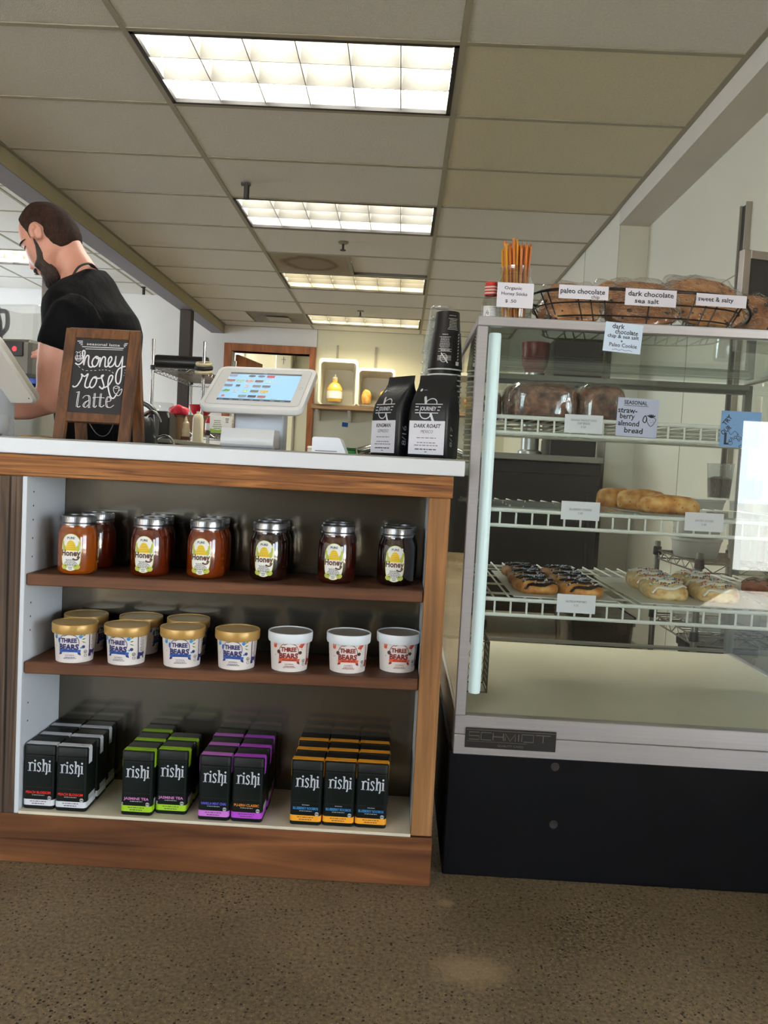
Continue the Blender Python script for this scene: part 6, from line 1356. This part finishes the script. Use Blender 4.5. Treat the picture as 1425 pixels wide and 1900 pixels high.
# ---------------------------------------------------------------- behind the display case
t = thing('under_counter_cooler', 'black under-counter cooler on casters behind the display case', 'cooler', (.765, 4.45, 0))
b = MB(); b.box((-.325, .03, .13), (.325, .68, .965), .006); obj('cooler_body', b, M_blk2, t, smooth=False)
dr = obj('cooler_door', MB().box((-.315, 0, .16), (.315, .028, .90), .004), mat('cooler_door_black', (22, 19, 18), .35, var=.2, vscale=3), t, smooth=False); b = MB(); b.box((.255, -.012, .25), (.275, -.0005, .8), .003); obj('door_pull', b, M_blk, dr, smooth=False)
b = MB(); b.box((-.33, -.01, .966), (.33, .685, 1.0), .003); obj('cooler_top', b, M_ss, t, smooth=False)
for (x, y) in ((-.27, .08), (.27, .08), (-.27, .6), (.27, .6)):
    b = MB(); b.lathe([(0, -.016), (.04, -.016), (.044, -.01), (.044, .01), (.04, .016), (0, .016)], 18); c = obj('caster', b, M_blk, t, loc=(x, y, .045), rot=(0, PI/2, .4)); b = MB(); b.box((x-.022, y-.03, .05), (x+.022, y+.02, .1295), .004); obj('caster_fork', b, MATS['standard_grey'], t, smooth=False)
t = thing('brewer', 'tall black coffee brewer standing on the cooler', 'brewer', (.965, 4.78, 1.0005)); b = MB(); b.box((-.13, -.14, 0), (.13, .16, .10), .006); b.box((-.13, .02, .10), (.13, .16, .40), .006); obj('brewer_body', b, M_blk2, t, smooth=False); b = MB(); b.box((-.135, -.15, .40), (.135, .165, .66), .008); obj('brewer_head', b, M_blk, t, smooth=False)
t = thing('hopper_grinder', 'steel grinder with red hopper seen above the loaves', 'grinder', (.74, 4.75, 1.0005)); b = MB(); b.lathe([(.07, 0), (.07, .02), (.05, .03), (.05, .42), (.058, .44), (.058, .47), (0, .47)], 24); obj('grinder_body', b, M_ss, t); b = MB(); b.lathe([(.05, .4705), (.075, .52), (.08, .63), (.08, .64), (0, .645)], 24); obj('red_hopper', b, mat('red_hopper_plastic', (150, 24, 30), .25), t)
rack('chrome_rack', 'chrome wire rack behind the black cooler', .50, 1.08, 5.3, 5.85, 1.75, (1.32, .9, .4), n=12)
for q, (x, w, h_) in enumerate(((.58, .07, .10), (.74, .06, .13), (.88, .05, .11))):
    t = thing('cream_carton', ('cream carton at the left end of the rack behind the cooler', 'taller cream carton in the middle of the rack behind the cooler', 'small cream carton at the right of the rack behind the cooler')[q], 'carton', (x, 5.45, 1.3245)); b = MB(); b.box((-w, -.08, 0), (w, .08, h_), .003); obj('carton_body', b, (M_bin, M_kraft, M_wp)[q], t, smooth=False); b = MB(); b.box((-w*.9, -.0815, h_*.3), (w*.9, -.0803, h_*.6)); obj('carton_label', b, M_olive, t, smooth=False)
rk = rack('dark_wire_rack', 'dark chrome wire rack against the right wall behind the case', 1.02, 1.30, 2.75, 3.2, .655, (.622, .375, .1), pr=.0115, m=M_chrd, n=10)
M_tubp = thin_glass('deli_tub_plastic', (236, 238, 238), 1.4, milk=.4)
dm = MB(); dm.lathe([(0, 0), (.07, 0), (.074, .004), (.085, .058), (.088, .060), (.088, .066), (.084, .066), (.082, .060), (.071, .006), (0, .004)], 32, cap=False); dmm = dm.mesh('tub_wall', M_tubp)
lm_ = MB(); lm_.lathe([(0, .0665), (.08, .0665), (.089, .064), (.089, .069), (0, .0695)], 32); lmm = lm_.mesh('tub_lid', M_tubp)
pt = PY(1292, 1000, 2.95)
for q in range(3):
    t = thing('deli_tub', '%s of three stacked translucent tubs behind the scones' % ('lowest', 'middle', 'topmost')[q], 'tub', (pt.x, 2.95, .6265+q*.0705), 0, 'translucent tubs on the dark rack'); link('tub_wall', dmm, t); link('tub_lid', lmm, t)
M_bean = crust('coffee_beans', ((18, 12, 10), (36, 26, 22), (52, 40, 34)), 130, .5, 1.0)
cb = MB(); cb.lathe([(0, .001), (.034, 0), (.0365, .004), (.045, .122), (.047, .124), (.045, .1255), (.0435, .122), (.035, .006), (0, .004)], 28, cap=False); cbm = cb.mesh('cup_wall', M_ccup); bb = MB(); bb.lathe([(0, .006), (.0345, .006), (.0395, .072), (.02, .080), (0, .078)], 28); bbm = bb.mesh('beans', M_bean)
zc = .6265+3*.0705+.0005
for q, (px, Y_) in enumerate(((1341, 2.88), (1395, 2.95))):
    p = PY(px, 880, Y_)
    if q == 1:
        t2 = thing('deli_tub', 'separate tall tub under the right cup of beans', 'tub', (p.x, 2.95, .6265)); b = MB(); b.lathe([(0, 0), (.055, 0), (.058, .004), (.066, .200), (.068, .203), (.068, .2095), (0, .2105)], 28); obj('tub_wall', b, M_tubp, t2)
    t = thing('bean_cup', ('clear cup of coffee beans on the stacked tubs', 'clear cup of coffee beans at the right edge behind the window glare')[q], 'cup', (min(p.x, pt.x+.04) if q == 0 else p.x, Y_, zc), 0, 'clear cups of coffee beans'); link('cup_wall', cbm, t); bo = link('beans', bbm, t); bo['kind'] = 'stuff'
t = thing('clear_clamshells', 'clear plastic clamshell box on the middle shelf of the dark rack', 'container', (1.16, 2.95, .3795)); b = MB(); b.box((-.11, -.15, 0), (.11, .15, .085), .02); obj('clamshell_base', b, thin_glass('clamshell_plastic', (232, 234, 232), 1.8, milk=.15), t); b = MB(); b.box((-.112, -.152, .087), (.112, .152, .14), .04); obj('clamshell_lid', b, MATS['clamshell_plastic'], t)
for q, (x, y, w, d, h_, lb) in enumerate(((1.155, 2.90, .11, .11, .23, 'glossy black bin on the lowest shelf of the dark rack'), (.80, 3.25, .13, .15, .36, 'glossy black waste bin on the floor behind the case'))):
    t = thing('black_bin', lb, 'bin', (x, y, .1045 if q == 0 else 0.0)); b = MB(); rloft(b, [(w*1.7, d*1.7, .03, 0), (w*2, d*2, .035, h_)]); obj('bin_body', b, mat('glossy_black_liner', (16, 16, 19), .15, bump=.5, bscale=14), t); b = MB(); rloft(b, [(w*2.06, d*2.06, .037, h_-.03), (w*2.08, d*2.08, .037, h_+.002)], cap=False); obj('bin_rim', b, MATS['glossy_black_liner'], t)
# ================================================================ the barista
PX0, PYP = -.95, 2.5
man = thing('person', 'bearded barista in black shirt leaning over behind the counter', 'person', (PX0, PYP, 0)); O = V((PX0, PYP, 0))
def HC(x, y, Y=PYP): return PY(30+x/5.9375, 370+y/5.9375, Y)-O
C = HC(400, 330); e1 = HC(1400, 330)-C; UN = e1.length/1000.0          # metres per crop unit
tau = math.radians(25); Fv = V((-math.cos(tau), 0, -math.sin(tau))); Uv = V((-math.sin(tau), 0, math.cos(tau))); Sv = V((0, -1, 0))
def ua(p): d = HC(*p)-C; return (d.dot(Uv)/UN, d.dot(Fv)/UN)
def interp(tab, u):
    if u >= tab[0][0]: return tab[0][1]
    for (a, c) in zip(tab, tab[1:]):
        if a[0] >= u >= c[0]: return a[1]+(c[1]-a[1])*(a[0]-u)/max(1e-6, a[0]-c[0])
    return tab[-1][1]
FR = [ua(p) for p in ((222, 84), (160, 128), (108, 195), (76, 270), (55, 340), (58, 400), (70, 470), (90, 532), (118, 590), (148, 650), (190, 720), (222, 768), (250, 800), (285, 850), (335, 900))]
BK = [ua(p) for p in ((222, 84), (300, 66), (400, 70), (500, 110), (600, 200), (655, 290), (688, 380), (690, 450), (672, 520), (610, 600), (520, 700), (450, 820), (345, 902))]
FR.sort(reverse=True); BK.sort(reverse=True)
WD = [(300, 10), (285, 95), (250, 150), (190, 205), (100, 255), (0, 272), (-118, 262), (-230, 246), (-330, 216), (-430, 160), (-490, 80), (-515, 10)]
def head_pt(u, th, off=0.0, fr=FR, bk=BK, wd=WD, nose=True):
    f, k_ = interp(fr, u), interp(bk, u); mid = (f+k_)/2; w = interp(wd, u); c, s = math.cos(th), math.sin(th)
    a = mid+(f-mid)*math.copysign(abs(c)**.85, c); sd = w*math.copysign(abs(s)**.85, s)*(1-.10*max(0, c)**2)
    if nose and c > 0:
        pr = 0
        if -335 < u < -110: pr = 66*((-110-u)/205.0)**1.2 if u > -315 else 66*(u+335)/20.0
        sg = 26+20*min(1, max(0, (-110-u)/200.0)); pr *= math.exp(-(sd/sg)**2)
        a += pr
        a += 10*math.exp(-((u+68)/26.)**2)*math.exp(-(abs(sd)-80)**2/5000.)           # brow
        a -= 14*math.exp(-((u+125)/30.)**2)*math.exp(-((abs(sd)-95)/50.)**2)            # eye socket
        a += 12*math.exp(-((u+362)/14.)**2)*math.exp(-(sd/75.)**2)                      # upper lip
        a += 14*math.exp(-((u+398)/14.)**2)*math.exp(-(sd/70.)**2)
    p = C+UN*(a*Fv+u*Uv+sd*Sv)
    if off:
        d = UN*((a-mid)*Fv+sd*Sv+.35*(u+60)*Uv); p = p+d.normalized()*off
    return p
def head_loft(offn=None, u0=298, u1=-512, nu=56, nt=72, **kw):
    b = MB()
    for i in range(nu+1):
        t = i/nu; u = u0+(u1-u0)*(.5-.5*math.cos(PI*t))
        b.v += [tuple(head_pt(u, 2*PI*j/nt, offn(u, 2*PI*j/nt) if offn else 0, **kw)) for j in range(nt)]
    for i in range(nu):
        for j in range(nt): j2 = (j+1) % nt; b.f.append((i*nt+j, i*nt+j2, (i+1)*nt+j2, (i+1)*nt+j))
    b.f.append(tuple(range(nt))); b.f.append(tuple(nu*nt+j for j in range(nt))[::-1]); b.m = [0]*len(b.f); return b
def remesh(b, name, m, vox=.006, smooth=6):
    me = b.mesh('tmp', m); o = link('tmp', me); md = o.modifiers.new('r', 'REMESH'); md.mode = 'VOXEL'; md.voxel_size = vox; s_ = o.modifiers.new('s', 'SMOOTH'); s_.iterations = smooth; s_.factor = .5
    dg = bpy.context.evaluated_depsgraph_get(); dg.update(); e = o.evaluated_get(dg); nm = bpy.data.meshes.new_from_object(e); nm.name = name
    bpy.data.objects.remove(o); nm.materials.clear(); nm.materials.append(m); nm.polygons.foreach_set('use_smooth', [True]*len(nm.polygons)); nm.update(); return nm
def Q(px, py, Y=PYP): return PY(px, py, Y)-O
def ringloft(b, rings, n=36, e=.85):
    """rings: (px, py, half-depth px, half-width m, Y)"""
    vs = []
    for rg in rings:
        (px, py, hx, hy, Yc), sl = rg[:5], (rg[5] if len(rg) > 5 else 0)
        c = Q(px, py, Yc); hxm = (Q(px+hx, py, Yc)-c).length
        for j in range(n):
            a = 2*PI*j/n; cc, ss = math.cos(a), math.sin(a)
            yy = hy*math.copysign(abs(ss)**e, ss); vs.append(c+V((hxm*math.copysign(abs(cc)**e, cc), yy, -sl*abs(yy))))
    fs = []
    for i in range(len(rings)-1):
        for j in range(n): j2 = (j+1) % n; fs.append((i*n+j, i*n+j2, (i+1)*n+j2, (i+1)*n+j))
    fs.append(tuple(range(n))[::-1]); fs.append(tuple((len(rings)-1)*n+j for j in range(n))); b.add(vs, fs)
M_skin = mat('skin', (206, 150, 130), .5, var=.06, vscale=18, sub=.15, bump=.05, bscale=160); M_shirt = mat('black_shirt_cotton', (7, 7, 9), .9, bump=.5, bscale=9, stretch=(3, 3, .8), spec=.12); M_hair = mat('hair_brown', (38, 24, 18), .8, spec=.15, var=.45, vscale=70, stretch=(1, 1, .35), bump=.6, bscale=220); M_beard = mat('beard_brown', (34, 21, 14), .65, var=.5, vscale=60, stretch=(1, 1, .25), bump=.8, bscale=200)
NS, FS_ = 2.315, 2.70   # near and far shoulder
body = head_loft()
nk = [HC(470, 430), HC(540, 540), HC(610, 670), HC(680, 790), HC(725, 900), HC(735, 1000)]
body.tube(nk, [.045, .050, .051, .054, .066, .09], 24)
ringloft(body, [(166, 548, 36, .08, PYP), (165, 590, 60, .14, PYP), (170, 650, 66, .155, PYP), (182, 760, 58, .14, PYP), (190, 900, 60, .14, PYP)])
armN = [Q(132, 592, NS), Q(120, 615, NS-.01), Q(107, 645, NS-.015), Q(100, 690, NS-.02), Q(97, 722, NS-.02), Q(86, 743, NS-.02), Q(50, 752, NS-.015), Q(0, 756, NS-.01), Q(-40, 762, NS), Q(-62, 766, NS)]
body.tube(armN, [.056, .056, .052, .047, .044, .042, .041, .035, .028, .026], 20)
armF = [Q(140, 575, FS_), Q(155, 620, FS_+.03), Q(166, 670, FS_+.06), Q(168, 690, FS_+.06), Q(155, 684, FS_+.05), Q(142, 676, FS_+.04)]
body.tube(armF, [.055, .05, .043, .04, .032, .027], 16)
# hands: palm, four fingers of unequal length and a thumb each
def hand(w, d, up, flex):
    d = d.normalized(); s = d.cross(up).normalized(); n = s.cross(d).normalized()
    body.tube([w-d*.01, w+d*.03, w+d*.075, w+d*.09], [.026, .034, .038, .030], 14, squash=.45)
    for q, L_ in enumerate((.068, .078, .073, .056)):
        b0 = w+d*.085+s*(-.027+.018*q); p1 = b0+d*L_*.45-n*flex*.012; p2 = b0+d*L_*.78-n*flex*.032; p3 = b0+d*L_*.92-n*flex*.05
        body.tube([b0-d*.02, p1, p2, p3], [.0095, .0088, .008, .006], 8)
    tb_ = w+d*.028-s*.03; body.tube([tb_, tb_+d*.025-s*.022-n*.008, tb_+d*.052-s*.026-n*.018], [.012, .0105, .007], 8)
hand(Q(-62, 766, NS), V((-1, .05, -.12)), V((0, 0, 1)), 1.0)
hand(Q(142, 676, FS_+.04), V((-1, 0, .33)), V((0, -.6, .8)), .4)
# ear on the near side (and the far one)
for sgn in (1, -1):
    ec = head_pt(-85, sgn*math.radians(84)); rim = []
    for q in range(15):
        a = math.radians(-70+q*20); rim.append(ec+UN*((-58*math.cos(a)-6)*Fv*(1 if True else 1)+(88*math.sin(a)*1.0+8)*Uv+(26+16*math.cos(a))*Sv*sgn))
    body.tube(rim, [.0055 if q < 12 else .0065 for q in range(15)], 8)
    body.tube([ec+UN*(30*Uv+(-8)*Fv+16*Sv*sgn), ec+UN*(-30*Uv-4*Fv+20*Sv*sgn), ec+UN*(-78*Uv+6*Fv+18*Sv*sgn)], [.013, .012, .009], 10, squash=.5)
link('body', remesh(body, 'body', M_skin, .0045, 3), man)
# hair: close shell, sunk below the skin outside the hairline
LNE = [(30, 268), (70, 275), (112, 300), (165, 362), (232, 428), (262, 505), (300, 515), (310, 400), (400, 385), (430, 470), (500, 545), (580, 575), (720, 590)]
def lney(x):
    for (a, c) in zip(LNE, LNE[1:]):
        if a[0] <= x <= c[0]: return a[1]+(c[1]-a[1])*(x-a[0])/(c[0]-a[0])
    return LNE[0][1] if x < LNE[0][0] else LNE[-1][1]
_ex = HC(1400, 330)-C; _ey = HC(400, 1330)-C
def crop_xy(p):
    d = p-C; a, b_, c, e = _ex.x/1000, _ey.x/1000, _ex.z/1000, _ey.z/1000; det = a*e-b_*c
    return (400+(d.x*e-b_*d.z)/det, 330+(a*d.z-d.x*c)/det)
def hair_off(u, th):
    x, y = crop_xy(head_pt(u, th, nose=False)); v = (lney(x)-y)/34.0; v = max(-1, min(1, v)); lim = .006 if u > 60 else .0035
    return lim*v if v > 0 else .006*v
obj('hair', head_loft(hair_off, u1=-330, nose=False), M_hair, man)
# beard
BF = sorted([ua(p) for p in ((276, 470), (292, 560), (296, 640), (284, 720), (246, 778), (268, 800), (300, 838), (322, 900), (342, 968), (388, 1006))], reverse=True)
BB = sorted([ua(p) for p in ((322, 462), (385, 560), (430, 640), (468, 720), (498, 800), (512, 880), (480, 950), (400, 1008))], reverse=True)
BW = [(-75, 262), (-140, 270), (-230, 258), (-330, 232), (-430, 190), (-520, 140), (-580, 90), (-612, 30)]
bd = head_loft(lambda u, th: .0012*math.sin(th*17+u*.05), u0=-78, u1=-612, nu=44, nt=60, fr=BF, bk=BB, wd=BW, nose=False); obj('beard', bd, M_beard, man)
b = MB(); b.tube([head_pt(-352-3*abs(q), math.radians(9*q), .0035) for q in range(-4, 5)], [.003, .004, .005, .0055, .005, .0055, .005, .004, .003], 8); obj('moustache', b, M_beard, man)
for sgn in (1, -1):
    b = MB(); b.tube([head_pt(-62-4*q*q*.12, sgn*math.radians(14+7*q), .002) for q in range(7)], [.0010, .0018, .0021, .0021, .0019, .0015, .0010], 8); obj('eyebrow', b, M_hair, man)
    b = MB(); b.tube([head_pt(-128-3*math.sin(q/5*PI), sgn*math.radians(19+5*q), .0012) for q in range(6)], .0013, 6); obj('eyelash', b, mat('lash_dark', (44, 26, 22), .6), man)
b = MB(); b.tube([head_pt(-384+1.2*abs(q)**1.5, math.radians(9*q), .001) for q in range(-4, 5)], .0022, 6); obj('lips', b, mat('lip_red', (150, 74, 70), .5), man)
# shirt with sleeves
sh_b = MB()
ringloft(sh_b, [(178, 500, 17, .055, PYP, .2), (175, 507, 27, .09, PYP, .25), (167, 518, 45, .14, PYP, .28), (163, 533, 56, .18, PYP, .28), (164, 553, 68, .2, PYP, .25), (172, 580, 79, .21, PYP, .15), (175, 610, 82, .205, PYP), (176, 650, 79, .19, PYP), (180, 720, 75, .17, PYP), (187, 800, 74, .165, PYP), (190, 880, 78, .17, PYP)], 48, 1.0)
sh_b.tube([Q(152, 584, NS+.03), Q(136, 594, NS), Q(123, 615, NS-.01), Q(113, 638, NS-.014), Q(110, 648, NS-.014)], [.066, .069, .067, .063, .062], 24)
sh_b.tube([Q(150, 572, FS_-.03), Q(140, 578, FS_), Q(150, 612, FS_+.02), Q(157, 636, FS_+.04)], [.075, .078, .070, .062], 24)
link('shirt', remesh(sh_b, 'shirt', M_shirt, .006, 8), man)
st = [HC(878, 775), HC(805, 708, PYP-.062), HC(690, 745, PYP-.084), HC(612, 860, PYP-.078), HC(550, 960, PYP-.04), HC(545, 985, PYP), HC(550, 960, PYP+.04), HC(612, 860, PYP+.078), HC(690, 745, PYP+.084), HC(805, 708, PYP+.062)]
st = [tuple(p) for p in st]; st2 = catmull(st+[st[0]], 5)[:-1]; b = MB(); b.tube(st2, .0085, 8, closed=True, squash=.35); obj('apron_strap', b, mat('apron_black', (24, 23, 24), .8), man)
# apron tie, trousers and shoes behind the counter
tr = MB(); hips = Q(190, 880)
ringloft(tr, [(190, 870, 76, .168, PYP), (191, 930, 78, .17, PYP)])
for s_ in (-1, 1): tr.tube([hips+V((0, s_*.085, -.02)), hips+V((-.02, s_*.09, -.3)), V((hips.x-.01, s_*.095, .42)), V((hips.x, s_*.10, .1))], [.09, .082, .062, .05], 18)
link('trousers', remesh(tr, 'trousers', mat('dark_trousers', (26, 27, 32), .8), .008, 6), man)
for s_ in (-1, 1): obj('shoe', lump(.135, .045, .05, 2.6, 24, 14, 0), mat('dark_shoe', (24, 22, 22), .5), man, loc=(hips.x-.05, s_*.10, 0))
